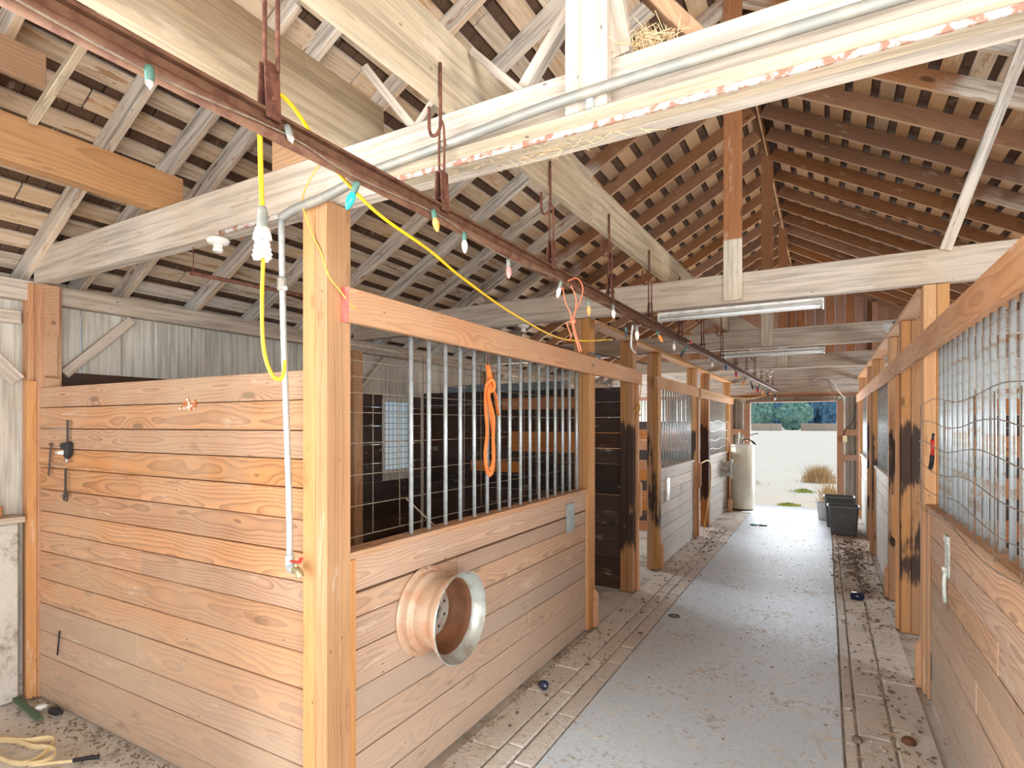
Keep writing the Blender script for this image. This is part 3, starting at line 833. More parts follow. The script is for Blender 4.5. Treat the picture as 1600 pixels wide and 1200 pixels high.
# ================================================================== STALL FRONTS
def stall_front(side, y0, y1, label, mat, zs=1.30, bars=None, nbar=14, xoff=0.035, barmat='galv', top=2.36, gap=True, rail_in=False):
    xs = XL if side == 0 else XR
    sg = 1 if side == 0 else -1          # towards the aisle
    xf = xs - sg * xoff                  # outer face of the planks
    t = thing('stall_enclosure', (xf, y0, 0), label, 'stall front')
    zed = [0.0, 0.145, 0.335, 0.50, 0.645, 0.83, 0.985, 1.10] if gap else [0.0, 0.15, 0.32, 0.49, 0.66, 0.83, 0.98, 1.13]
    for a, b_ in zip(zed[:-1], zed[1:]):
        n = 'plank'
        if random.random() < 0.35 and y1 - y0 > 2:
            c = random.uniform(y0 + 0.8, y1 - 0.8)
            box(n, *span(xf, xf - sg * 0.036), y0, c - 0.002, a + 0.003, b_ - 0.002, mat, t, jit=0.003)
            box(n, *span(xf, xf - sg * 0.036), c + 0.002, y1, a + 0.003, b_ - 0.002, mat, t, jit=0.003)
        else:
            box(n, *span(xf, xf - sg * 0.036), y0, y1, a + 0.003, b_ - 0.002, mat, t, jit=0.003)
    zb = zed[-1] + (0.012 if gap else 0.004)
    box('plank', *span(xf + sg * 0.003, xf - sg * 0.036), y0, y1, zb, zs - 0.03, mat, t)
    box('sill', *span(xf + sg * 0.022, xf - sg * 0.085), y0 - 0.015, y1 + 0.02, zs - 0.028, zs + 0.006, mat, t)
    for (a, b_) in ((y0, y0 + 0.035), (y1 - 0.055, y1)):
        box('stile', *span(xf + sg * 0.001, xf + sg * 0.021), a, b_, 0, zs - 0.03, 'stile', t)
    ys_ = bars if bars else [y0 + (y1 - y0) * (k + 0.5) / nbar for k in range(nbar)]
    for y in ys_:
        rod('bar', (xf - sg * 0.035, y, zs + 0.004), (xf - sg * 0.035, y + random.uniform(-0.006, 0.006), top + 0.05), 0.0125, barmat, t, seg=12)
    box('head_board', *span(xf - sg * 0.005, xf - sg * 0.07), y0, y1, top + 0.05, top + 0.12, mat, t)
    return t
barsL = [2.40, 2.556, 2.716, 2.87, 3.029, 3.185, 3.344, 3.488, 3.652, 3.806, 3.96, 4.111, 4.259, 4.415, 4.567, 4.727]
sfa = stall_front(0, 1.90, 4.90, 'barred stall front with the large wheel rim bolted to its planks', 'plank_front', bars=barsL)
sfb = stall_front(0, 7.46, 9.72, 'bleached plank stall front with bars and white handle, left side', 'plank_white', nbar=15, gap=False)
sfc = stall_front(0, 11.06, 13.44, 'farthest left stall front with bent wires and small rim', 'plank_white', nbar=12, gap=False)
barsR = [4.66, 4.50, 4.36, 4.21, 4.06, 3.91, 3.76, 3.60, 3.45, 3.31, 3.17, 3.01, 2.87, 2.72, 2.57, 2.42, 2.27, 2.12]
sfd = stall_front(1, 1.90, 4.84, 'nearest right stall front of dusty planks with dense pipe bars', 'plank_front', zs=1.335, bars=barsR, barmat='galv_rust', gap=False)
sfe = stall_front(1, 7.46, 9.72, 'second right stall front, bleached planks under grey bars', 'plank_white', nbar=15, gap=False, barmat='galv_rust')
sff = stall_front(1, 11.06, 13.44, 'last right stall front just before the grey bins', 'plank_white', nbar=14, gap=False)

# top rails carrying the sliding doors
def rail(side, y0, y1, label, red=False, mat='rail'):
    xs = XL if side == 0 else XR
    sg = 1 if side == 0 else -1
    t = thing('overhead_timber', (xs, y0, 2.36), label, 'rail')
    box('rail_board', *span(xs + sg * 0.001, xs + sg * 0.042), y0, y1, 2.36, 2.515, mat, t, bev=0.004)
    if red:
        box('red_end', *span(xs + sg * 0.0005, xs + sg * 0.043), y0 - 0.003, y0, 2.359, 2.516, 'redpaint', t, bev=0.0005)['label'] = 'red painted board end'
    return t
rail(0, 1.83, 6.42, 'orange brown top rail with a red painted end over the rim stall', red=True)
rail(0, 7.1, 9.75, 'thin pale top rail above the bars of the bleached left stall')
rail(0, 9.95, 13.9, 'worn pale top rail over the farthest left stall', mat='stile')
rail(1, 1.4, 7.0, 'heavy pale top rail over the nearest right stall bars')
rail(1, 7.01, 13.7, 'farther length of the pale right top rail toward the doorway', mat='stile')

# partitions between stalls
def partition(name, side, y, z1, mats, label, ph=0.18, x_in=None, x_out=None):
    xa, xb = (WL + 0.04, XL - 0.155) if side == 0 else (XR + 0.155, WR - 0.04)
    if x_in is not None: xb = x_in
    if x_out is not None: xa = x_out
    t = thing(name, ((xa + xb) / 2, y, 0), label, 'partition')
    z = 0.0; i = 0
    while z < z1 - 0.03:
        ze = min(z + ph, z1)
        m = mats[i % len(mats)]
        box('plank', xa, xb, y, y + 0.036, z + 0.003, ze - 0.002, m, t, jit=0.003)
        z = ze; i += 1
    return t
# near partition, boards measured one by one
npart = thing('plank_partition', (-3.4, 1.81, 0), 'large partition of orange and bleached fir planks at the left front', 'partition')
zz = [0.0, 0.10, 0.30, 0.47, 0.66, 0.83, 1.02, 1.16, 1.30, 1.452, 1.60, 1.735, 1.87, 2.015, 2.155]
for k, (a, b_) in enumerate(zip(zz[:-1], zz[1:])):
    q = 0.0
    if k in (3, 6, 9):
        c = random.uniform(-3.9, -2.8)
        box('plank', -4.83, c - 0.002, 1.81, 1.848, a + 0.003, b_ - 0.002, 'plank', npart, jit=0.002)
        box('plank', c + 0.002, -2.07, 1.81, 1.848, a + 0.003, b_ - 0.002, 'plank', npart, jit=0.002)
    else:
        box('plank', -4.83, -2.07, 1.81, 1.848, a + 0.003, b_ - 0.002, 'plank', npart, jit=0.002)
box('stile', -2.075, -2.051, 1.79, 1.849, 0, 2.16, 'stile', npart)
prism('torn_paper_patch', [(-3.13, 1.985), (-3.09, 2.0), (-3.06, 2.035), (-3.03, 2.045), (-3.01, 2.02), (-2.96, 2.035), (-2.95, 2.0), (-2.99, 1.975), (-3.06, 1.98)], 'Y', 1.8065, 1.8095, 'patch', npart)['label'] = 'torn rust brown and white patch near the top edge'
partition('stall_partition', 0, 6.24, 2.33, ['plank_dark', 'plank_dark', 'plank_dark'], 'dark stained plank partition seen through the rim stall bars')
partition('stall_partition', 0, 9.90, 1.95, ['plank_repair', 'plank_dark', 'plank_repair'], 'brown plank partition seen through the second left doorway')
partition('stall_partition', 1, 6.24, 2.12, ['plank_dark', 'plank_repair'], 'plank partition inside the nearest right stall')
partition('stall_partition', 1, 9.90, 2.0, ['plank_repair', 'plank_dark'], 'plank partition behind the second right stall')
partition('stall_partition', 1, 1.81, 2.12, ['plank_front'], 'near side partition of the nearest right stall')
# repair boards nailed on the dark partition
for (xa, xb, z0, z1, lb) in ((-3.62, -2.4, 2.085, 2.23, 'upper orange brown repair board on the dark stall partition'),
                             (-3.5, -2.45, 1.56, 1.81, 'middle wide orange repair board on the dark stall partition'),
                             (-4.1, -3.35, 1.29, 1.43, 'lower short orange repair board on the dark stall partition')):
    c = box('repair_board', xa, xb, 6.215, 6.237, z0, z1, 'plank_repair'); tag(c, lb, 'board')
bb = bar('cross_pole', (-4.5, 6.258, 2.377), (-2.75, 6.258, 2.377), 0.09, 0.07, 'bluegrey'); tag(bb, 'blue grey timber lying along the top of the dark stall partition', 'timber')

# wire mesh panels
def mesh_panel(name, x, y0, y1, zs, ys_, label, mat='wire', bow=0.0, r=0.0026):
    t = thing(name, (x, y0, zs[0]), label, 'wire panel')
    for z in zs:
        if bow:
            pts = [(x + random.uniform(-0.01, 0.0) + bow * 0.3, y0 + (y1 - y0) * k / 8, z - (0.022 * math.sin(PI * ((y0 + (y1 - y0) * k / 8) * 1.3 + z * 2)) if k else 0)) for k in range(9)]
            tube('wire', pts, r, mat, t, seg=5, n=3)
        else:
            rod('wire', (x, y0, z), (x, y1, z + random.uniform(-0.01, 0.01)), r, mat, t, seg=5)
    for y in ys_:
        rod('wire', (x + 0.004, y, zs[0]), (x + 0.004, y + random.uniform(-0.01, 0.01), zs[-1]), r, mat, t, seg=5)
    return t
mesh_panel('wire_mesh', -2.06, 1.92, 4.86, [1.335, 1.49, 1.645, 1.805, 1.96, 2.06, 2.14, 2.22, 2.30], [2.196 + 0.21 * k for k in range(13)],
           'rusty wire mesh panel behind the bars of the rim stall')
rod('loose_wire', (-1.99, 2.38, 1.50), (-1.96, 2.60, 1.315), 0.005, 'wire'); tag(bpy.data.objects['loose_wire'], 'loose bent wire leaning on the sill at the near end of the bars', 'wire')
t = mesh_panel('wire_mesh', 0.575, 2.0, 4.80, [1.36, 1.50, 1.63, 1.77, 1.90, 2.03], [4.80, 3.9, 3.2, 2.85, 2.5], 'bowed wire mesh tied over the nearest right stall bars', bow=-0.02)
mesh_panel('wire_mesh', -1.92, 11.1, 13.4, [1.42, 1.60, 1.78, 1.95], [11.1, 13.4], 'wavy wires across the farthest left stall bars', mat='b_white', bow=0.02, r=0.007)

# ================================================================== FITTINGS ON FRONTS
def wheel_rim(c, s, label, seg=40, out='rim_out'):
    t = thing('wheel_rim', (c[0], c[1], c[2]), label, 'wheel rim')
    X_ = lambda z: z * s
    barrel = [(.225, 0), (.240, .0), (.243, .008), (.232, .018), (.218, .022), (.214, .05), (.196, .066), (.190, .075), (.188, .155), (.196, .175), (.212, .195), (.226, .22), (.238, .236), (.2405, .245),
              (.236, .2455), (.228, .232), (.214, .205), (.206, .2), (.200, .18), (.190, .165), (.182, .15), (.182, .075), (.19, .06), (.208, .045), (.212, .02), (.225, .0)]
    lathe('barrel', [(r * s, z * s) for r, z in barrel], out, c, 'X', t, seg, crisp=True)
    lathe('lip', [(r * s, z * s) for r, z in ((.2405, .243), (.243, .25), (.238, .253), (.234, .246), (.2405, .243))], 'rim_in', c, 'X', t, seg)
    lathe('inner_flange', [(r * s, z * s) for r, z in ((.2345, .2475), (.2275, .233), (.2135, .206), (.2055, .201), (.199, .181))], 'rim_in', c, 'X', t, seg)
    lathe('inner_ring', [(r * s, z * s) for r, z in ((.199, .18), (.189, .166), (.181, .15), (.181, .085), (.15, .07), (.13, .068))], 'rim_rust', c, 'X', t, seg)
    # hub plate with a centre bore and eight bolt holes
    b = bmesh.new()
    n = 48
    r0, r1 = .058 * s, .132 * s
    A = [b.verts.new((0.070 * s, r0 * math.cos(2 * PI * k / n), r0 * math.sin(2 * PI * k / n))) for k in range(n)]
    B = [b.verts.new((0.070 * s, r1 * math.cos(2 * PI * k / n), r1 * math.sin(2 * PI * k / n))) for k in range(n)]
    A2 = [b.verts.new((0.055 * s, v.co.y, v.co.z)) for v in A]
    for k in range(n):
        k2 = (k + 1) % n
        b.faces.new((A[k], A[k2], B[k2], B[k])); b.faces.new((A[k], A2[k], A2[k2], A[k2]))
    me = bpy.data.meshes.new('hub'); b.to_mesh(me); b.free(); me.materials.append(M['rim_hub'])
    h = link('hub_plate', me, t)
    for k in range(8):
        a = 2 * PI * (k + 0.5) / 8
        p = Vector(c) + Vector((0.0705 * s, .095 * s * math.cos(a), .095 * s * math.sin(a)))
        o = rod('bolt_hole', p - Vector((.002, 0, 0)), p + Vector((.0012, 0, 0)), .009 * s, 'black', t, seg=10)
    rod('valve', Vector(c) + Vector((.03 * s, -.02, .235 * s)), Vector(c) + Vector((.05 * s, -.03, .25 * s)), .006 * s, 'rim_hub', t, seg=6)
    return t
wheel_rim((XL - 0.034, 2.47, 0.875), 1.0, 'rusty steel wheel rim mounted on the near stall planks')
wheel_rim((XL - 0.034, 12.62, 0.96), 0.85, 'smaller wheel rim on the farthest left stall beside the cream tank', 28, 'rim_in')

def plate(x, y, z, w, h, sg, mat, label, drips=False):
    t = thing('latch_plate', (x, y, z), label, 'latch plate')
    box('plate', *span(x, x + sg * 0.006), y, y + w, z, z + h, mat, t, bev=0.001)
    box('upper_flange', *span(x + sg * 0.006, x + sg * 0.014), y + 0.01, y + w - 0.01, z + h * 0.82, z + h, mat, t, bev=0.001)
    if drips:
        tube('tail', [(x + sg * 0.01, y + w * 0.6, z + 0.05), (x + sg * 0.016, y + w * 0.55, z - 0.06), (x + sg * 0.01, y + w * 0.6, z - 0.16)], 0.012, mat, t, seg=6)
        rod('bolt', (x + sg * 0.006, y + w / 2, z + 0.04), (x + sg * 0.03, y + w / 2, z + 0.04), 0.014, 'whiteglaze', t)
    return t
plate(XL - 0.031, 4.40, 0.97, 0.17, 0.245, 1, 'plate', 'grey zinc latch plate below the sill of the rim stall')
plate(XR + 0.033, 4.10, 1.00, 0.13, 0.24, -1, 'plate_white', 'paint smeared latch plate with a drip on the right stall planks', drips=True)
hd = box('pull_handle', XL - 0.034, XL - 0.005, 7.80, 7.95, 0.84, 1.16, 'whiteglaze', None, bev=0.012); tag(hd, 'long whitish upright handle on the bleached left stall', 'handle')

# orange lead hanging from a snap on the bars
t = thing('lead_strap', (-1.93, 3.12, 1.58), 'orange webbing lead strap hanging folded from the stall bars', 'strap')
tube('snap_hook', [(-1.945, 3.10, 2.40), (-1.92, 3.10, 2.375), (-1.918, 3.11, 2.34), (-1.925, 3.12, 2.30), (-1.93, 3.125, 2.285)], 0.006, 'rust', t)
def webbing(pts, w=0.03):
    tube('webbing', pts, 0.01, 'orange', t, flat=(w, 0.004), n=8)
webbing([(-1.93, 3.12, 2.29), (-1.925, 3.13, 2.20), (-1.92, 3.09, 2.12), (-1.915, 3.08, 2.0), (-1.91, 3.09, 1.85), (-1.912, 3.07, 1.72), (-1.91, 3.08, 1.62), (-1.91, 3.12, 1.575), (-1.91, 3.165, 1.62), (-1.91, 3.17, 1.78), (-1.91, 3.13, 1.98), (-1.92, 3.10, 2.14)], 0.034)
webbing([(-1.928, 3.125, 2.29), (-1.915, 3.15, 2.18), (-1.905, 3.10, 2.08), (-1.90, 3.15, 1.95), (-1.895, 3.14, 1.8), (-1.90, 3.15, 1.66), (-1.905, 3.12, 1.60)], 0.036)
webbing([(-1.92, 3.13, 2.16), (-1.90, 3.17, 2.10), (-1.90, 3.20, 2.00), (-1.90, 3.215, 1.96)], 0.034)
tube('webbing', [(-1.93, 3.10, 2.15), (-1.90, 3.12, 2.19), (-1.895, 3.155, 2.16), (-1.90, 3.14, 2.12), (-1.92, 3.10, 2.12)], 0.012, 'orange', t, seg=6)

# ================================================================== WATER PIPE
t = thing('water_pipe', (-2.13, 1.70, 1.25), 'galvanised water pipe running down the partition beside the front post', 'pipe')
tube('pipe', [(-2.14, 1.70, 2.82), (-2.125, 1.70, 2.3), (-2.09, 1.70, 1.6), (-2.085, 1.70, 1.30)], 0.0145, 'galv', t, seg=10)
tube('elbow', [(-2.085, 1.70, 1.32), (-2.083, 1.70, 1.275), (-2.07, 1.695, 1.262), (-2.04, 1.69, 1.262)], 0.02, 'galv', t, seg=10)
tube('horizontal_pipe', [(-2.14, 1.70, 2.83), (-2.05, 1.705, 2.855), (-1.9, 1.71, 2.872), (-1.72, 1.715, 2.905)], 0.02, 'conduit', t, seg=10)
lathe('coupling', [(0, -0.03), (.021, -0.03), (.024, -.02), (.021, 0), (.024, .02), (.021, .03), (0, .03)], 'conduit', (-2.132, 1.70, 2.53), 'Z', t, 12)
rod('coupling_tap', (-2.132, 1.70, 2.52), (-2.095, 1.685, 2.505), 0.01, 'galv', t)
f = thing('faucet', (-2.03, 1.69, 1.262), 'brass faucet with red lever at the foot of the water pipe', 'faucet')
tube('body', [(-2.045, 1.69, 1.262), (-2.02, 1.685, 1.262), (-2.0, 1.68, 1.255), (-1.99, 1.68, 1.235)], 0.017, 'brass', f, seg=10)
rod('stem', (-2.025, 1.686, 1.262), (-2.025, 1.686, 1.295), 0.008, 'brass', f)
bar('lever', (-2.055, 1.68, 1.298), (-1.99, 1.68, 1.30), 0.008, 0.016, 'redhandle', f)
bar('lever_end', (-2.0, 1.68, 1.30), (-1.985, 1.68, 1.32), 0.008, 0.02, 'redhandle', f)
# conduit on the near tie beam
t = thing('conduit', (-1.6, 1.72, 2.93), 'thick grey conduit clamped along the face of the near tie beam', 'conduit')
tube('pipe', [(-1.66, 1.72, 2.93), (-1.2, 1.72, 2.955), (-0.76, 1.725, 2.985), (-0.1, 1.73, 2.99), (0.6, 1.735, 2.99), (3.3, 1.75, 2.99)], 0.0175, 'conduit', t, seg=12)
for x in (-0.68, 0.9):
    box('clamp', x - 0.012, x + 0.012, 1.735, 1.755, 2.94, 2.985, 'galv', t)
    rod('screw', (x, 1.738, 2.945), (x, 1.728, 2.945), 0.009, 'galv', t)
t = thing('spliced_pipe', (-2.7, 1.73, 2.86), 'rusty thin pipe under the left part of the near tie beam', 'pipe')
tube('pipe', [(-2.15, 1.74, 2.86), (-2.45, 1.76, 2.872), (-2.7, 1.78, 2.878)], 0.013, 'rustpaint', t)
# thin brown pipe crossing behind the rail
t = thing('water_line', (-2.5, 4.5, 2.72), 'thin brown pipe hanging under the tie beams behind the rim stall top rail', 'pipe')
rod('pipe', (-3.08, 1.85, 2.74), (-2.15, 7.9, 2.74), 0.012, 'rust', t)
for (x, y) in ((-3.07, 1.86), (-2.615, 4.87)):
    rod('hanger_wire', (x, y, 2.74), (x, y, 2.89), 0.003, 'rust', t, 5)
# ================================================================== HAY TRACK AND HANGERS
def tx(y): return -1.25 + 0.025 * (y - 1.7)
TZ = 2.67
t = thing('track_rail', (tx(0), 0, TZ), 'rusty iron hay track running under the joist the length of the barn', 'track')
pa, pb = Vector((tx(-2.5), -2.5, TZ)), Vector((tx(13.9), 13.9, TZ - 0.03))
rod('track_bulb', pa, pb, 0.018, 'rust_track', t, 10)
bar('track_web', pa + Vector((0, 0, 0.025)), pb + Vector((0, 0, 0.025)), 0.045, 0.008, 'rust_track', t, bev=0.001)
bar('track_flange', pa + Vector((0, 0, 0.044)), pb + Vector((0, 0, 0.044)), 0.009, 0.045, 'rust_track', t, bev=0.001)
hy = [0.97, 1.70, 2.61, 3.45, 4.31, 5.24, 6.18, 7.27, 8.31, 9.3, 10.2, 11.1, 12.0, 12.9]
ordn = ['first', 'second', 'third', 'fourth', 'fifth', 'sixth', 'seventh', 'eighth', 'ninth', 'tenth', 'eleventh', 'twelfth', 'thirteenth', 'fourteenth']
for i, y in enumerate(hy):
    x = tx(y)
    lb = '%s rusty hanger hook along the hay track counting from the camera' % ordn[i]
    if i == 0: lb = 'long double rod rusty hanger nearest the camera with perforated clamp'
    if i == 1: lb = 'rusty hook and chain link hanger just before the near tie beam'
    h = thing('track_hanger', (x, y, TZ + 0.04), lb, 'hanger')
    # clamp straddling the track
    for s in (-1, 1):
        bar('clamp_plate', (x + s * 0.018, y, TZ + 0.02), (x + s * 0.010, y, TZ + 0.17), 0.045, 0.006, 'rust', h, up=(0, 1, 0), bev=0.001)
    rod('clamp_bolt', (x - 0.03, y, TZ + 0.075), (x + 0.03, y, TZ + 0.075), 0.008, 'rust', h, 6)
    if i == 0:
        rod('rod', (x - 0.018, y, TZ + 0.15), (x - 0.018, y, 3.2), 0.006, 'rust', h, 7)
        rod('rod', (x + 0.018, y + 0.012, TZ + 0.15), (x + 0.018, y + 0.012, 3.2), 0.006, 'rust', h, 7)
        continue
    zt = 3.03
    # elongated link from the clamp up to the hook
    for s in (-1, 1):
        tube('link', [(x + s * 0.010, y, TZ + 0.15), (x + s * 0.012, y, (TZ + zt) / 2 + 0.05), (x + s * 0.010, y, zt - 0.03), (x, y, zt)], 0.005, 'rust', h, seg=6, n=3)
    # hook screwed in the joist
    xj = jx(y) - 0.04 + 0.028
    tube('hook', [(xj + 0.005, y, 3.25), (xj + 0.006, y, 3.05), (xj + 0.0, y, 3.0), (xj - 0.025, y, 2.985), (xj - 0.045, y, 3.01), (xj - 0.047, y, 3.10)], 0.0065, 'rust', h, seg=7, n=4)

# ================================================================== CORDS AND BULBS
t = thing('extension_lead', (-1.27, 0.98, 2.77), 'yellow extension cord swagging from the near hanger toward the aisle posts', 'cord')
tube('cord', [(-1.27, 0.985, 2.78), (-1.27, 1.03, 2.775), (-1.285, 1.10, 2.75), (-1.31, 1.20, 2.70), (-1.31, 1.41, 2.61), (-1.31, 1.70, 2.56), (-1.35, 2.0, 2.52), (-1.42, 2.6, 2.47), (-1.5, 3.4, 2.46), (-1.45, 4.2, 2.56)], 0.0055, 'yellow', t, seg=8)
t = thing('hanging_lead', (-1.28, 0.96, 2.63), 'thick yellow cord hanging straight down to the spiral bulb and partition', 'cord')
tube('cord', [(-1.285, 0.955, 2.66), (-1.285, 0.958, 2.55), (-1.283, 0.961, 2.445)], 0.0065, 'yellow', t, seg=8)
tube('cord', [(-1.283, 0.965, 2.36), (-1.29, 0.965, 2.22), (-1.29, 0.97, 2.10), (-1.28, 0.985, 2.035), (-1.268, 0.998, 2.02), (-1.258, 1.005, 2.03), (-1.257, 1.01, 2.07)], 0.005, 'yellow', t, seg=8)
t = thing('spiral_bulb', (-1.28, 0.96, 2.33), 'white spiral fluorescent bulb hanging from the yellow cord', 'bulb')
bc = Vector((-1.283, 0.961, 0))
lathe('socket', [(0, 2.468), (.009, 2.468), (.013, 2.455), (.014, 2.418), (.017, 2.412), (.0, 2.412)], 'greyplastic', bc, 'Z', t, 14)
lathe('ballast', [(0, 2.413), (.017, 2.413), (.022, 2.395), (.024, 2.382), (0, 2.382)], 'whiteglaze', bc, 'Z', t, 16)
pts = [bc + Vector(((0.0125 + 0.00014 * k) * math.cos(k * 0.42), (0.0125 + 0.00014 * k) * math.sin(k * 0.42), 2.383 - k * 0.00082)) for k in range(62)]
tube('spiral', pts, 0.0058, 'whiteglaze', t, seg=8, n=1)
# face of the coil seen from below: closing loop
tube('spiral_loop', [bc + Vector((0.018, 0, 2.335)), bc + Vector((0.004, 0.010, 2.328)), bc + Vector((-0.004, 0.0, 2.345)), bc + Vector((0.004, -0.012, 2.33)), bc + Vector((-0.018, -0.01, 2.333))], 0.005, 'whiteglaze', t, seg=8)
t = thing('yellow_wire', (-1.9, 1.6, 2.6), 'thin yellow wire looping over the front post top', 'wire')
tube('wire', [(-1.95, 1.79, 3.12), (-1.93, 1.72, 3.02), (-2.0, 1.72, 2.95), (-2.0, 1.70, 2.86), (-1.965, 1.73, 2.72), (-1.93, 1.735, 2.66), (-1.895, 1.75, 2.55), (-1.888, 1.80, 2.50), (-1.85, 1.86, 2.42)], 0.004, 'ytwine', t, seg=6)
# light string wire
wp = [(0.3, 2.66), (0.66, 2.64), (1.0, 2.66), (1.23, 2.64), (1.62, 2.655), (1.8, 2.64), (2.13, 2.62), (2.5, 2.64), (2.66, 2.64), (3.02, 2.61), (3.42, 2.65), (3.89, 2.60), (4.4, 2.63), (4.9, 2.62), (5.4, 2.64), (6.0, 2.6), (6.5, 2.56), (7.35, 2.63), (8.1, 2.62), (9.0, 2.55), (10.0, 2.58), (11.0, 2.55), (12.2, 2.58), (13.3, 2.56)]
t = thing('light_string', (-1.24, 0.3, 2.62), 'thin dark wire of the holiday light string draped along the hay track', 'wire')
tube('wire', [(tx(y) + 0.028, y, z + 0.004) for y, z in wp], 0.0025, 'wire', t, seg=5, n=4)
def xmas(y, z, sock, bulb, label, sc=1.0, d=(0.05, 0.0, -1), broken=False, dx=0.03):
    c = Vector((tx(y) + dx, y, z))
    dv = Vector(d).normalized()
    t = thing('string_bulb', c, label, 'bulb')
    R = dv
    lathe('socket', [(0, 0), (.0085 * sc, 0), (.010 * sc, .01 * sc), (.0095 * sc, .034 * sc), (.008 * sc, .036 * sc), (0, .036 * sc)], sock, c, parent=t, seg=10, tilt=dv)
    if broken:
        lathe('broken_base', [(.0075 * sc, .034 * sc), (.010 * sc, .042 * sc), (.0085 * sc, .040 * sc), (.002 * sc, .052 * sc), (0, .056 * sc)], 'b_glass', c, parent=t, seg=9, tilt=dv)
    else:
        lathe('glass', [(.007 * sc, .033 * sc), (.0125 * sc, .048 * sc), (.0135 * sc, .058 * sc), (.0105 * sc, .074 * sc), (.005 * sc, .087 * sc), (0, .091 * sc)], bulb, c, parent=t, seg=12, tilt=dv)
    return t
xmas(0.66, 2.655, 'greensock', None, 'broken green socket bulb hanging under the near end of the track', 0.95, (0.1, 0, -1), True)
xmas(1.0, 2.685, 'greyplastic', None, 'broken grey socket bulb beside the near hanger', 0.95, (0.35, 0.1, -1), True)
xmas(1.25, 2.63, 'greensock', 'b_teal', 'teal bulb hanging in front of the near post top', 1.0, (-0.35, -0.2, -1))
xmas(1.61, 2.665, 'greensock', 'b_orange', 'orange and white bulb under the second hanger', 0.95, (0.25, 0, -1))
xmas(1.80, 2.64, 'greensock', 'b_white', 'white bulb right of the orange and white one', 0.9)
xmas(2.13, 2.62, 'greyplastic', 'b_pink', 'pink red bulb in the middle of the long yellow swag', 0.95)
xmas(2.66, 2.64, 'greyplastic', 'b_white', 'pale greenish white bulb before the orange twine', 0.95, (-0.25, 0, -1))
xmas(3.02, 2.61, 'greyplastic', 'b_orange', 'orange bulb above the second fir post', 1.0)
xmas(3.42, 2.66, 'greyplastic', 'b_white', 'white bulb below the fourth hanger', 1.0)
xmas(3.66, 2.55, 'greensock', 'b_dark', 'dark plug end hanging between white bulbs', 0.8, (0.1, 0, -1))
xmas(3.89, 2.60, 'greyplastic', 'b_white', 'white bulb with a torn paper strip hanging below', 1.2)
xmas(4.38, 2.63, 'greensock', 'b_orange', 'orange bulb in a teal socket by the fifth hanger', 1.15, (0.5, 0, -1))
xmas(4.89, 2.63, 'greyplastic', 'b_white', 'white bulb below the tube lamp left end', 1.1)
xmas(5.42, 2.665, 'greyplastic', 'b_red', 'bright red bulb sitting on top of the track', 1.0, (0.4, 0.6, 0.15), dx=0.01)
xmas(5.36, 2.62, 'greensock', 'b_dark', 'dark green bulb leaning left under the track', 1.2, (-0.7, 0, -1))
xmas(6.5, 2.62, 'greyplastic', 'b_white', 'small white bulb beyond the nearest tube lamp', 1.0)
xmas(7.35, 2.67, 'greyplastic', 'b_blue', 'small blue bulb near the farther tube lamp', 1.2)
xmas(8.1, 2.66, 'greyplastic', 'b_red', 'small red bulb where a cord joins the track', 1.4)
far = [(9.0, 'b_orange', 'orange'), (9.5, 'b_dark', 'dark'), (10.0, 'b_red', 'red'), (10.6, 'b_dark', 'dark'), (11.1, 'b_orange', 'orange'), (11.6, 'b_dark', 'dark'), (12.2, 'b_red', 'red'), (12.8, 'b_dark', 'dark'), (13.3, 'b_white', 'white')]
for i, (y, m, c) in enumerate(far):
    xmas(y, 2.60 - 0.03 * (i % 3), 'greyplastic', m, 'small %s bulb near the far end of the track, %s of nine' % (c, ordn[i]), 1.5, (random.uniform(-0.5, 0.5), 0, -1))
ps = tube('paper_strip', [(tx(3.89) + 0.01, 3.87, 2.60), (tx(3.89) + 0.0, 3.87, 2.52), (tx(3.89) + 0.0, 3.87, 2.44), (tx(3.89) + 0.03, 3.87, 2.40)], 0.01, 'whitelid', None, flat=(0.035, 0.002)); tag(ps, 'torn white paper strip dangling from a bulb socket', 'paper strip')
# far trailing cord loops
c = tube('aisle_line', [(-1.86, 5.3, 2.86), (-1.84, 7.5, 2.82), (-1.84, 10.0, 2.84), (-1.7, 11.0, 2.78), (-1.35, 10.5, 2.72), (-1.05, 9.0, 2.66)], 0.008, 'ytwine', None, seg=6); tag(c, 'thin cord along the left aisle plate swagging back to the track', 'cord')
c = tube('brown_wire', [(-1.87, 10.2, 2.45), (-1.7, 11.5, 2.42), (-1.3, 12.5, 2.44), (-1.0, 13.0, 2.56)], 0.008, 'ytwine', None, seg=6); tag(c, 'thin brown wire sagging over the farthest left stall rail', 'wire')
c = tube('white_cable', [(-0.25, 13.95, 2.86), (-0.05, 13.94, 2.93), (0.12, 13.93, 2.85), (0.25, 13.92, 2.6), (0.36, 13.92, 2.46)], 0.011, 'whitelid', None, seg=6); tag(c, 'white cable arching down the wall right of the far doorway', 'cable')
c = tube('wall_cable', [(0.55, 13.98, 2.3), (0.5, 13.97, 1.95), (0.38, 13.97, 1.8), (0.34, 13.97, 1.65)], 0.008, 'black', None, seg=6); tag(c, 'dark cable drooping to the switch box right of the doorway', 'cable')
c = box('wall_switch', 0.32, 0.40, 13.93, 13.965, 1.52, 1.66, 'switch'); tag(c, 'ivory switch box on the frame right of the far doorway', 'switch')

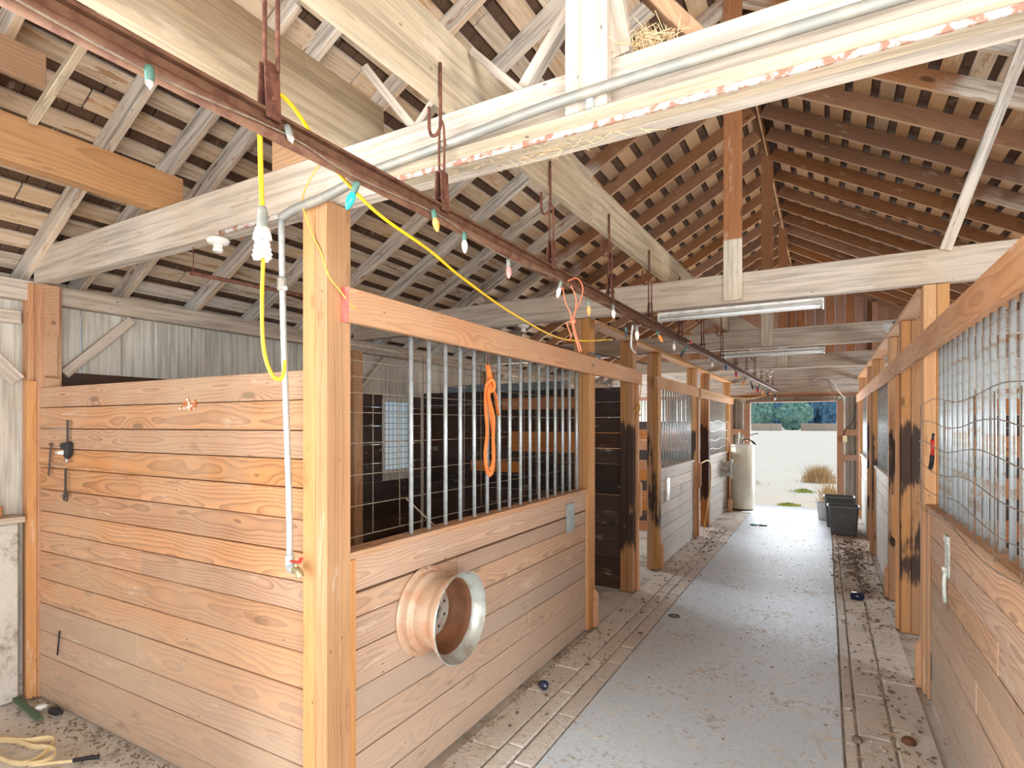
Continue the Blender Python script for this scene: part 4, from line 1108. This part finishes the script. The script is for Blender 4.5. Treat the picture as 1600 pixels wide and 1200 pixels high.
# orange baling twine tied on the track
t = thing('baling_twine', (-1.21, 2.85, 2.4), 'tangled orange baling twine knotted around the track and cord', 'twine')
tube('strand', [(-1.21, 2.78, 2.67), (-1.19, 2.86, 2.70), (-1.18, 2.92, 2.66), (-1.19, 2.90, 2.58), (-1.20, 2.84, 2.50), (-1.20, 2.83, 2.46), (-1.20, 2.88, 2.38), (-1.19, 2.93, 2.31)], 0.004, 'twine', t, seg=5)
tube('strand', [(-1.22, 2.80, 2.68), (-1.19, 2.84, 2.60), (-1.20, 2.86, 2.52), (-1.20, 2.82, 2.45), (-1.20, 2.86, 2.38), (-1.19, 2.90, 2.30)], 0.004, 'twine', t, seg=5)
tube('strand', [(-1.22, 2.68, 2.56), (-1.21, 2.71, 2.62), (-1.21, 2.75, 2.55), (-1.20, 2.79, 2.50), (-1.20, 2.80, 2.46), (-1.21, 2.77, 2.44), (-1.20, 2.80, 2.38), (-1.20, 2.77, 2.35)], 0.0035, 'twine', t, seg=5)
lathe('knot', [(0, -.018), (.014, -.010), (.017, 0), (.013, .012), (0, .018)], 'twine', (-1.20, 2.825, 2.46), 'Z', t, 10)
t = thing('yellow_twine', (-1.86, 6.3, 2.1), 'yellow twine loop tied on the charred post below the rail', 'twine')
tube('strand', [(-1.85, 6.36, 2.36), (-1.85, 6.30, 2.2), (-1.855, 6.22, 2.1), (-1.86, 6.24, 2.04), (-1.86, 6.32, 2.06), (-1.85, 6.28, 2.13), (-1.85, 6.20, 2.08), (-1.87, 6.10, 2.03)], 0.006, 'ytwine', t, seg=5)
tube('strand', [(-1.86, 6.24, 2.05), (-1.85, 6.32, 2.0), (-1.85, 6.36, 2.02)], 0.005, 'ytwine', t, seg=5)
t = thing('blue_rag', (-1.88, 4.9, 2.53), 'blue grey wire scrap resting on the rail at the second post', 'wire')
tube('strand', [(-1.87, 4.78, 2.53), (-1.865, 4.85, 2.56), (-1.86, 4.93, 2.53), (-1.86, 5.0, 2.55), (-1.87, 5.05, 2.53)], 0.008, 'bluegrey', t, seg=6)
t = thing('yellow_rope', (-1.87, 10.6, 0.4), 'yellow rope hanging in the dark doorway beside the far left stall', 'rope')
tube('strand', [(-1.90, 10.1, 1.22), (-1.88, 10.9, 1.2), (-1.87, 10.88, 0.7), (-1.88, 10.6, 0.3), (-1.9, 10.45, 0.02)], 0.012, 'yellow', t, seg=6)

# ================================================================== LAMPS
def holder(c, label):
    t = thing('porcelain_lampholder', c, label, 'lampholder')
    lathe('base', [(0, 0.02), (.055, 0.02), (.058, 0.008), (.05, -.008), (.03, -.014), (0, -.014)], 'whiteglaze', c, 'Z', t, 20)
    lathe('socket', [(0.026, -.012), (.022, -.03), (.027, -.036), (.024, -.05), (.017, -.052), (.016, -.03), (0, -.03)], 'whiteglaze', c, 'Z', t, 16)
holder((-2.80, 1.83, 2.86), 'white porcelain lamp holder under the near tie beam left of the pipe')
holder((-2.60, 4.88, 2.86), 'small white porcelain lamp holder under the second tie beam')
def tube_lamp(x0, x1, y, z, label):
    t = thing('tube_lamp', ((x0 + x1) / 2, y, z), label, 'lamp')
    box('housing', x0, x1, y - 0.03, y + 0.03, z + 0.012, z + 0.055, 'lamp_body', t, bev=0.004)
    for s in (-1, 1):
        bar('reflector', (x0, y + s * 0.052, z + 0.018), (x1, y + s * 0.052, z + 0.018), 0.003, 0.055, 'lamp_body', t, up=(0, s * 0.6, 1), bev=0.0005)
        rod('tube', (x0 + 0.015, y + s * 0.026, z - 0.006), (x1 - 0.015, y + s * 0.026, z - 0.006), 0.013, 'tube', t, 12)
    for x in (x0, x1 - 0.012):
        box('end_cap', x, x + 0.012, y - 0.06, y + 0.06, z - 0.022, z + 0.04, 'lamp_body', t, bev=0.002)
tube_lamp(-1.25, -0.01, 4.84, 2.80, 'nearest white fluorescent tube lamp under the second tie beam')
tube_lamp(-1.21, -0.01, 7.89, 2.80, 'farther white fluorescent tube lamp under the third tie beam')
t = thing('clip_lamp', (0.60, 6.3, 2.93), 'small blue and white floodlight on the right aisle plate', 'lamp')
lathe('shade', [(0.02, 0), (.035, .02), (.055, .08), (.052, .08), (.03, .02), (0, .01)], 'lamp_body', (0.62, 7.0, 2.93), parent=t, seg=14, tilt=(-0.8, -0.2, -0.35))
lathe('body', [(0, -.06), (.03, -.055), (.034, -.01), (.03, .01), (0, .012)], 'b_blue', (0.62, 7.0, 2.93), parent=t, seg=14, tilt=(-0.8, -0.2, -0.35))
t = thing('work_light', (-0.85, 10.8, 2.84), 'small pale bulb fixture hanging under the farthest tie beam', 'lamp')
lathe('socket', [(0, .04), (.05, .03), (.06, 0), (.03, -.02), (.0, -.02)], 'whiteglaze', (-0.85, 10.8, 2.83), 'Z', t, 14)
lathe('glass', [(.02, -.02), (.04, -.05), (.03, -.09), (0, -.1)], 'b_white', (-0.85, 10.8, 2.83), 'Z', t, 14)

# ================================================================== TOOLS ON THE PARTITION
def rn(x, z): return rod('nail', (x, 1.81, z), (x, 1.77, z), 0.002, 'galv', None, 5)
t = thing('hanging_clamp', (-4.33, 1.79, 1.70), 'black bar clamp with a white grip hanging on the orange planks', 'tool')
bar('bar', (-4.335, 1.79, 1.74), (-4.335, 1.79, 1.93), 0.022, 0.005, 'darkmetal', t, up=(1, 0, 0), bev=0.001)
prism('jaw', [(-4.42, 1.755), (-4.40, 1.775), (-4.31, 1.785), (-4.29, 1.775), (-4.295, 1.70), (-4.33, 1.675), (-4.365, 1.69), (-4.375, 1.735)], 'Y', 1.778, 1.80, 'black', t)
rod('grip', (-4.46, 1.782, 1.712), (-4.36, 1.775, 1.715), 0.014, 'whitelid', t)
rod('screw', (-4.335, 1.785, 1.68), (-4.335, 1.785, 1.65), 0.007, 'galv', t)
t = thing('iron_bar', (-4.58, 1.79, 1.7), 'narrow dark iron bar hanging beside the corner post', 'tool')
bar('bar', (-4.575, 1.795, 1.775), (-4.60, 1.79, 1.55), 0.018, 0.006, 'darkmetal', t, up=(1, 0, 0))
rod('ring', (-4.575, 1.80, 1.765), (-4.575, 1.785, 1.765), 0.009, 'rust', t, 8)
t = thing('wrench', (-4.36, 1.79, 1.5), 'dark open ended wrench hanging on the planks below the clamp', 'tool')
prism('wrench_body', [(-4.366, 1.61), (-4.352, 1.61), (-4.350, 1.47), (-4.352, 1.46), (-4.334, 1.435), (-4.336, 1.402), (-4.348, 1.392), (-4.346, 1.42), (-4.360, 1.428), (-4.372, 1.418), (-4.374, 1.395), (-4.386, 1.40), (-4.388, 1.43), (-4.370, 1.458), (-4.369, 1.48)], 'Y', 1.785, 1.793, 'darkmetal', t)
for i, (x, z, x1) in enumerate(((-4.60, 1.87, -4.36), (-4.62, 1.62, -4.37))):
    w = rod('hanging_wire', (x - 0.15, 1.80, z + 0.005), (x1, 1.79, z), 0.0022, 'galv', None, 5)
    tag(w, ('upper' if i == 0 else 'lower') + ' thin wire stretched across the orange planks holding tools', 'wire')
nl = rod('small_hook', (-4.47, 1.80, 0.52), (-4.475, 1.79, 0.36), 0.005, 'black', None, 6); tag(nl, 'small dark iron hook low on the partition near the corner', 'hook')

# red-handled tool tied on the right bars
t = thing('pruning_tool', (0.63, 4.45, 1.75), 'red handled tool with black head tied to the right stall bars', 'tool')
rod('handle', (0.605, 4.52, 1.70), (0.605, 4.50, 1.80), 0.011, 'redhandle', t)
rod('ferrule', (0.605, 4.50, 1.80), (0.61, 4.51, 1.84), 0.007, 'black', t)
tube('grip_end', [(0.605, 4.52, 1.70), (0.603, 4.53, 1.65), (0.60, 4.56, 1.61)], 0.013, 'black', t, seg=8)

# ================================================================== TANK, BINS, BUCKET
t = thing('water_heater', (-1.62, 13.45, 0), 'tall cream enamel water heater tank standing left of the doorway', 'tank')
lathe('tank', [(0, 0.03), (.235, 0.03), (.245, .05), (.245, 1.42), (.235, 1.45), (.0, 1.46)], 'drum', (-1.62, 13.45, 0), 'Z', t, 40)
lathe('base_ring', [(0, 0), (.225, 0), (.225, .032), (0, .032)], 'rust', (-1.62, 13.45, 0), 'Z', t, 32)
lathe('top_band', [(.247, 1.40), (.251, 1.405), (.251, 1.44), (.243, 1.452), (.236, 1.452)], 'whitelid', (-1.62, 13.45, 0), 'Z', t, 40)
tube('hose', [(-1.62, 13.4, 1.45), (-1.60, 13.35, 1.55), (-1.5, 13.3, 1.57), (-1.38, 13.28, 1.52), (-1.33, 13.28, 1.45), (-1.38, 13.28, 1.49), (-1.45, 13.3, 1.56)], 0.012, 'black', t, seg=7)
tube('hose', [(-1.70, 13.4, 1.45), (-1.68, 13.4, 1.72), (-1.66, 13.38, 1.62), (-1.5, 13.34, 1.54)], 0.012, 'whitelid', t, seg=7)
tube('hose', [(-1.48, 13.3, 1.66), (-1.38, 13.3, 1.68), (-1.3, 13.3, 1.70), (-1.29, 13.3, 1.68)], 0.010, 'darkmetal', t, seg=7)
bl = box('wood_block', -1.86, -1.78, 12.95, 13.05, 0, 0.26, 'stile'); tag(bl, 'short upright wood block at the foot of the last left post', 'block')

def tote(cx, cy, h, w, d, label):
    t = thing('storage_bin', (cx, cy, 0), label, 'bin')
    b = bmesh.new()
    def ring(hw, hd, z, r):
        pts = []
        for (sx, sy, a0) in ((1, 1, 0), (-1, 1, 90), (-1, -1, 180), (1, -1, 270)):
            for k in range(5):
                a = math.radians(a0 + 22.5 * k)
                pts.append(b.verts.new((sx * (hw - r) + r * math.cos(a), sy * (hd - r) + r * math.sin(a), z)))
        return pts
    prof = [(w * .40, d * .40, 0.0), (w * .42, d * .42, 0.02), (w * .49, d * .49, h - 0.05), (w * .5, d * .5, h - 0.04), (w * .485, d * .485, h - 0.03), (w * .475, d * .475, h - 0.05), (w * .405, d * .405, 0.03)]
    rs = [ring(a, c, z, 0.05) for a, c, z in prof]
    for A, B in zip(rs[:-1], rs[1:]):
        for k in range(len(A)):
            f = b.faces.new((A[k], A[(k + 1) % len(A)], B[(k + 1) % len(A)], B[k])); f.smooth = True
    b.faces.new(rs[0][::-1]); b.faces.new(rs[-1])
    me = bpy.data.meshes.new('bin'); b.to_mesh(me); b.free(); me.materials.append(M['bin'])
    link('tub', me, t)
    r = 0.013
    z = h - 0.012
    pts = []
    for (sx, sy, a0) in ((1, 1, 0), (-1, 1, 90), (-1, -1, 180), (1, -1, 270)):
        for k in range(5):
            a = math.radians(a0 + 22.5 * k)
            pts.append((cx + sx * (w / 2 - 0.05) + 0.055 * math.cos(a), cy + sy * (d / 2 - 0.05) + 0.055 * math.sin(a), h - 0.035))
    pts.append(pts[0])
    tube('rim', pts, r, 'bin_rim', t, seg=6, smooth=False)
    return t
tote(0.27, 11.32, 0.52, 0.46, 0.44, 'nearer grey plastic storage bin on the aisle right side')
tote(0.22, 12.02, 0.60, 0.48, 0.46, 'farther grey plastic bin standing behind the nearer one')
t = thing('bucket', (-0.01, 12.75, 0), 'white plastic bucket beside the farther grey bin', 'bucket')
lathe('pail', [(0, 0), (.12, 0), (.15, .34), (.155, .345), (.155, .36), (.145, .36), (.115, .01), (0, .01)], 'whitelid', (-0.01, 12.75, 0), 'Z', t, 24)
tube('handle', [(-0.16, 12.75, .35), (-0.16, 12.66, .37), (-0.05, 12.6, .38), (0.1, 12.64, .37), (0.14, 12.75, .35)], 0.005, 'darkmetal', t, seg=6)

# ================================================================== THINGS ON THE FLOOR
t = thing('crushed_cup', (-1.80, 3.62, 0.0), 'crushed dark blue plastic cup by the foot of the rim stall', 'cup')
lathe('cup', [(0, 0), (.022, .0), (.034, .06), (.031, .062), (.020, .006), (0, .006)], 'bluecup', (-1.80, 3.64, 0.028), parent=t, seg=9, tilt=(0.9, -0.5, 0.15))
t = thing('crushed_cup', (0.28, 7.1, 0.0), 'crushed dark blue cup on the dirt along the right posts', 'cup')
lathe('cup', [(0, 0), (.04, 0), (.05, .12), (.047, .12), (.036, .01), (0, .01)], 'bluecup', (0.24, 7.1, 0.045), parent=t, seg=9, tilt=(0.95, -0.15, 0.05))
c = lathe('green_disc', [(0, 0), (.07, 0), (.075, .01), (.06, .02), (0, .018)], 'greenpl', (-1.17, 11.4, 0.012), 'Z', None, 16); tag(c, 'left of two green plastic lids on the aisle near the tank', 'lid')
c = lathe('green_disc', [(0, 0), (.07, 0), (.075, .01), (.06, .02), (0, .018)], 'greenpl', (-1.02, 11.42, 0.012), 'Z', None, 16); tag(c, 'right of two green plastic lids on the aisle near the tank', 'lid')
# cream strap lying in loops, near left corner
t = thing('webbing_strap', (-4.0, 1.5, 0), 'cream webbing strap lying in loops on the near left floor', 'strap')
tube('webbing', [(-4.75, 1.20, .01), (-4.35, 1.42, .012), (-4.15, 1.50, .02), (-4.03, 1.57, .035), (-3.96, 1.57, .03), (-3.90, 1.50, .02), (-3.88, 1.43, .012), (-3.95, 1.38, .01), (-4.1, 1.36, .012), (-4.22, 1.38, .012), (-4.3, 1.42, .03), (-4.36, 1.40, .015), (-4.6, 1.2, .01)], .01, 'strap', t, flat=(0.004, 0.032), n=8)
tube('webbing', [(-4.6, 1.35, .01), (-4.3, 1.46, .012), (-4.05, 1.50, .015), (-3.95, 1.52, .03), (-3.84, 1.53, .03), (-3.80, 1.47, .02), (-3.86, 1.41, .015)], .01, 'strap', t, flat=(0.004, 0.03), n=8)
tube('webbing', [(-3.84, 1.42, .01), (-3.76, 1.49, .01), (-3.68, 1.55, .012)], .01, 'strap', t, flat=(0.004, 0.016), n=6)
c = tube('black_cord_end', [(-3.69, 1.55, .012), (-3.64, 1.60, .014), (-3.60, 1.64, .012)], .012, 'black', None, seg=7); tag(c, 'black buckle end beside the cream strap on the floor', 'buckle')
c = bar('green_stick', (-4.86, 1.70, 0.02), (-4.38, 1.66, 0.015), 0.02, 0.035, 'greenstick'); tag(c, 'green painted stick lying at the foot of the corner post', 'stick')
c = lathe('white_disc', [(0, 0), (.03, 0), (.035, .015), (.025, .025), (0, .027)], 'whitelid', (-4.56, 1.735, 0.006), 'Z', None, 16); tag(c, 'small round white cap on the dirt by the partition', 'cap')
c = lathe('dark_bottle', [(0, 0), (.022, 0), (.026, .03), (.024, .07), (.012, .09), (.012, .11), (0, .11)], 'black', (-4.42, 1.735, 0.03), parent=None, seg=10, tilt=(0.9, 0.1, 0.05)); tag(c, 'small dark crushed bottle on the dirt by the partition', 'bottle')
c = tube('dropped_ring', [(-1.30 + 0.05 * math.cos(a), 5.6 + 0.035 * math.sin(a), 0.016) for a in [k * PI / 5 for k in range(11)]], 0.007, 'darkmetal', None, seg=5, n=2); tag(c, 'small dark metal ring lying at the slab edge', 'ring')
c = lathe('dirt_stone', [(0, 0), (.028, .004), (.03, .018), (.02, .03), (0, .034)], 'chip', (0.165, 3.93, 0.005), 'Z', None, 9); tag(c, 'small round stone by the slab edge in the right foreground', 'stone')
c = lathe('dirt_stone', [(0, 0), (.036, .004), (.04, .02), (.024, .038), (0, .042)], 'rim_rust', (0.43, 4.05, 0.005), 'Z', None, 9); tag(c, 'reddish stone on the dirt under the nearest right stall', 'stone')

# crumbs and straw
rnd = random.Random(5)
cr = []
def crumb(x, y, s):
    R = Matrix.Rotation(rnd.uniform(0, PI), 3, 'Z') @ Matrix.Rotation(rnd.uniform(-0.5, 0.5), 3, 'X')
    cr.append(((x, y, 0.010 + s * 0.2), (s * rnd.uniform(0.6, 2.2), s * rnd.uniform(0.5, 1.0), s * rnd.uniform(0.3, 0.6)), R, 0))
for k in range(700):
    crumb(rnd.gauss(0.38, 0.13), rnd.uniform(3, 11), rnd.uniform(0.004, 0.018))
for k in range(500):
    crumb(rnd.gauss(0.33, 0.12), rnd.gauss(9.2, 1.2), rnd.uniform(0.01, 0.03))
for k in range(450):
    crumb(rnd.gauss(-1.68, 0.12), rnd.choice((rnd.uniform(3, 11), rnd.gauss(9.6, 0.6))), rnd.uniform(0.004, 0.02))
for k in range(420):
    crumb(rnd.uniform(-1.4, 0.1), rnd.uniform(2.2, 12), rnd.uniform(0.003, 0.013))
for k in range(500):
    crumb(rnd.uniform(-4.8, -2.6), 1.79 - abs(rnd.gauss(0, 0.12)), rnd.uniform(0.004, 0.014))
for k in range(200):
    crumb(-1.88 + abs(rnd.gauss(0, 0.04)), rnd.uniform(2.0, 5.0), rnd.uniform(0.004, 0.012))
o = boxes_mesh('debris', cr, ['chip']); tag(o, kind='stuff')
st = []
for k in range(650):
    q = rnd.random()
    if q < 0.35: x, y = rnd.gauss(0.36, 0.12), rnd.uniform(2.8, 9)
    elif q < 0.75: x, y = rnd.gauss(-1.66, 0.12), rnd.uniform(2.2, 9)
    else: x, y = rnd.uniform(-1.4, 0.1), rnd.gauss(3.4, 1.0)
    R = Matrix.Rotation(rnd.uniform(0, PI), 3, 'Z')
    st.append(((x, y, 0.016), (rnd.uniform(0.03, 0.11), 0.0018, 0.0018), R, 0))
# nest straw on the beam beside the king post
for k in range(120):
    R = Matrix.Rotation(rnd.uniform(0, PI), 3, 'Z') @ Matrix.Rotation(rnd.gauss(0, 0.5), 3, 'Y')
    st.append(((rnd.gauss(-0.52, 0.06), 1.82 + rnd.gauss(0, 0.02), 3.14 + abs(rnd.gauss(0, 0.02))), (rnd.uniform(0.04, 0.1), 0.0015, 0.0015), R, 0))
for k in range(90):
    R = Matrix.Rotation(rnd.gauss(0, 0.6), 3, 'Z') @ Matrix.Rotation(rnd.gauss(0, 0.3), 3, 'Y')
    st.append(((rnd.gauss(-0.85, 0.2), 1.80 + rnd.gauss(0, 0.03), 2.878), (rnd.uniform(0.04, 0.1), 0.0015, 0.0015), R, 0))
o = boxes_mesh('straw_litter', st, ['straw']); tag(o, kind='stuff')

# ================================================================== OUTSIDE
rnd = random.Random(21)
def blob(name, c, r, mat, parent, squash=1.0, sub=4, rough=0.32):
    b = bmesh.new()
    bmesh.ops.create_icosphere(b, subdivisions=sub, radius=1.0)
    sd = rnd.uniform(0, 50)
    for v in b.verts:
        p = v.co.copy()
        n = noise.fractal(p * 2.3 + Vector((sd, 0, 0)), 0.9, 2.2, 4)
        n2 = noise.noise(p * 14 + Vector((sd, 0, 0)))
        taper = 1.0 - 0.32 * max(p.z, 0)
        v.co = Vector((p.x * r * taper, p.y * r * taper, p.z * r * squash)) * (1 + rough * n + 0.09 * n2)
    for f in b.faces: f.smooth = False
    me = bpy.data.meshes.new('crown'); b.to_mesh(me); b.free(); me.materials.append(M[mat])
    o = link(name, me, parent); o.location = Vector(c) - wpos(parent)
    return o
def tree(x, y, h, r, mat, label):
    t = thing('tree', (x, y, -0.05), label, 'tree', 'trees beyond the field')
    lathe('trunk', [(.35, 0), (.28, h * 0.5), (.1, h * 0.8)], 'rim_rust', (x, y, -0.05), 'Z', t, 8)
    blob('crown', (x, y, h * 0.5), r, mat, t, squash=h * 0.5 / r * 0.95, sub=5)
LBL = {'tree_a': 'lighter green round tree before the bluish wood edge', 'tree_b': 'dark bluish tree in the wood edge beyond the pale field'}
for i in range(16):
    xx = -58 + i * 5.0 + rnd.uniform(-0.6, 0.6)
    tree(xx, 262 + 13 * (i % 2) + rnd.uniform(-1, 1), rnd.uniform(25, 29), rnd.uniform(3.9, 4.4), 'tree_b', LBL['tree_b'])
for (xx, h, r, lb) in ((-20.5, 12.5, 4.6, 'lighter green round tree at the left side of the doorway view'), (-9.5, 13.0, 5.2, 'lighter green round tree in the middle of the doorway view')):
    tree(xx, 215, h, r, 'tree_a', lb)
# low board fence across the far field
def fence(x0, x1, label):
    t = thing('field_fence', (x0, 180, -0.05), label, 'fence')
    x = x0
    while x < x1 - 1.5:
        box('fence_post', x - 0.1, x + 0.1, 180, 180.2, -0.05, 2.3, 'fencewood', t)
        box('fence_panel', x + 0.1, x + 2.9, 180.05, 180.12, 0.05, 2.15, 'fencewood', t)
        x += 3.0
fence(-29, -11.2, 'low pinkish brown board fence across the field, left length')
fence(-6, 22, 'low pinkish brown board fence across the field, right length')
# dry weeds, tussocks
def tussock(cx, cy, n, h, spread, mat, name, label, cat):
    V, F = [], []
    for k in range(n):
        a = rnd.uniform(0, 2 * PI); rr = abs(rnd.gauss(0, spread))
        x, y = cx + rr * math.cos(a), cy + rr * math.sin(a)
        hh = h * rnd.uniform(0.5, 1.0) * math.exp(-rr / spread * 0.35)
        lx, ly = rnd.gauss(0, hh * 0.35), rnd.gauss(0, hh * 0.35)
        w = 0.012
        o = len(V)
        V += [(x - w, y, -0.05), (x + w, y, -0.05), (x, y + w, -0.05), (x + lx, y + ly, -0.05 + hh)]
        F += [(o, o + 1, o + 3), (o + 1, o + 2, o + 3), (o + 2, o, o + 3)]
    me = bpy.data.meshes.new('blades'); me.from_pydata(V, [], F); me.materials.append(M[mat])
    o = link(name, me); tag(o, label, cat, kind='stuff')
    return o
tussock(-0.2, 21.5, 900, 0.75, 0.26, 'straw', 'straw_heap', 'tall dry straw heap right in the field outside the doorway', 'straw heap')
tussock(-4.0, 20.0, 400, 0.30, 0.42, 'straw', 'dry_tuft', 'low dry tuft left in the field outside the doorway', 'tuft')
tussock(-2.6, 20.0, 400, 0.28, 0.35, 'straw', 'dry_tuft', 'low dry tuft in the middle of the field outside', 'tuft')
tussock(-0.78, 15.0, 500, 0.09, 0.14, 'grassm', 'green_tuft', 'short green grass tuft just outside the threshold', 'grass tuft')
tussock(-0.55, 18.2, 300, 0.14, 0.18, 'grassm', 'green_tuft', 'small green grass tuft farther out in the yard', 'grass tuft')
tussock(0.1, 16.2, 220, 0.65, 0.12, 'straw', 'dry_weed', 'tall dry weed at the right door jamb outside', 'weed')
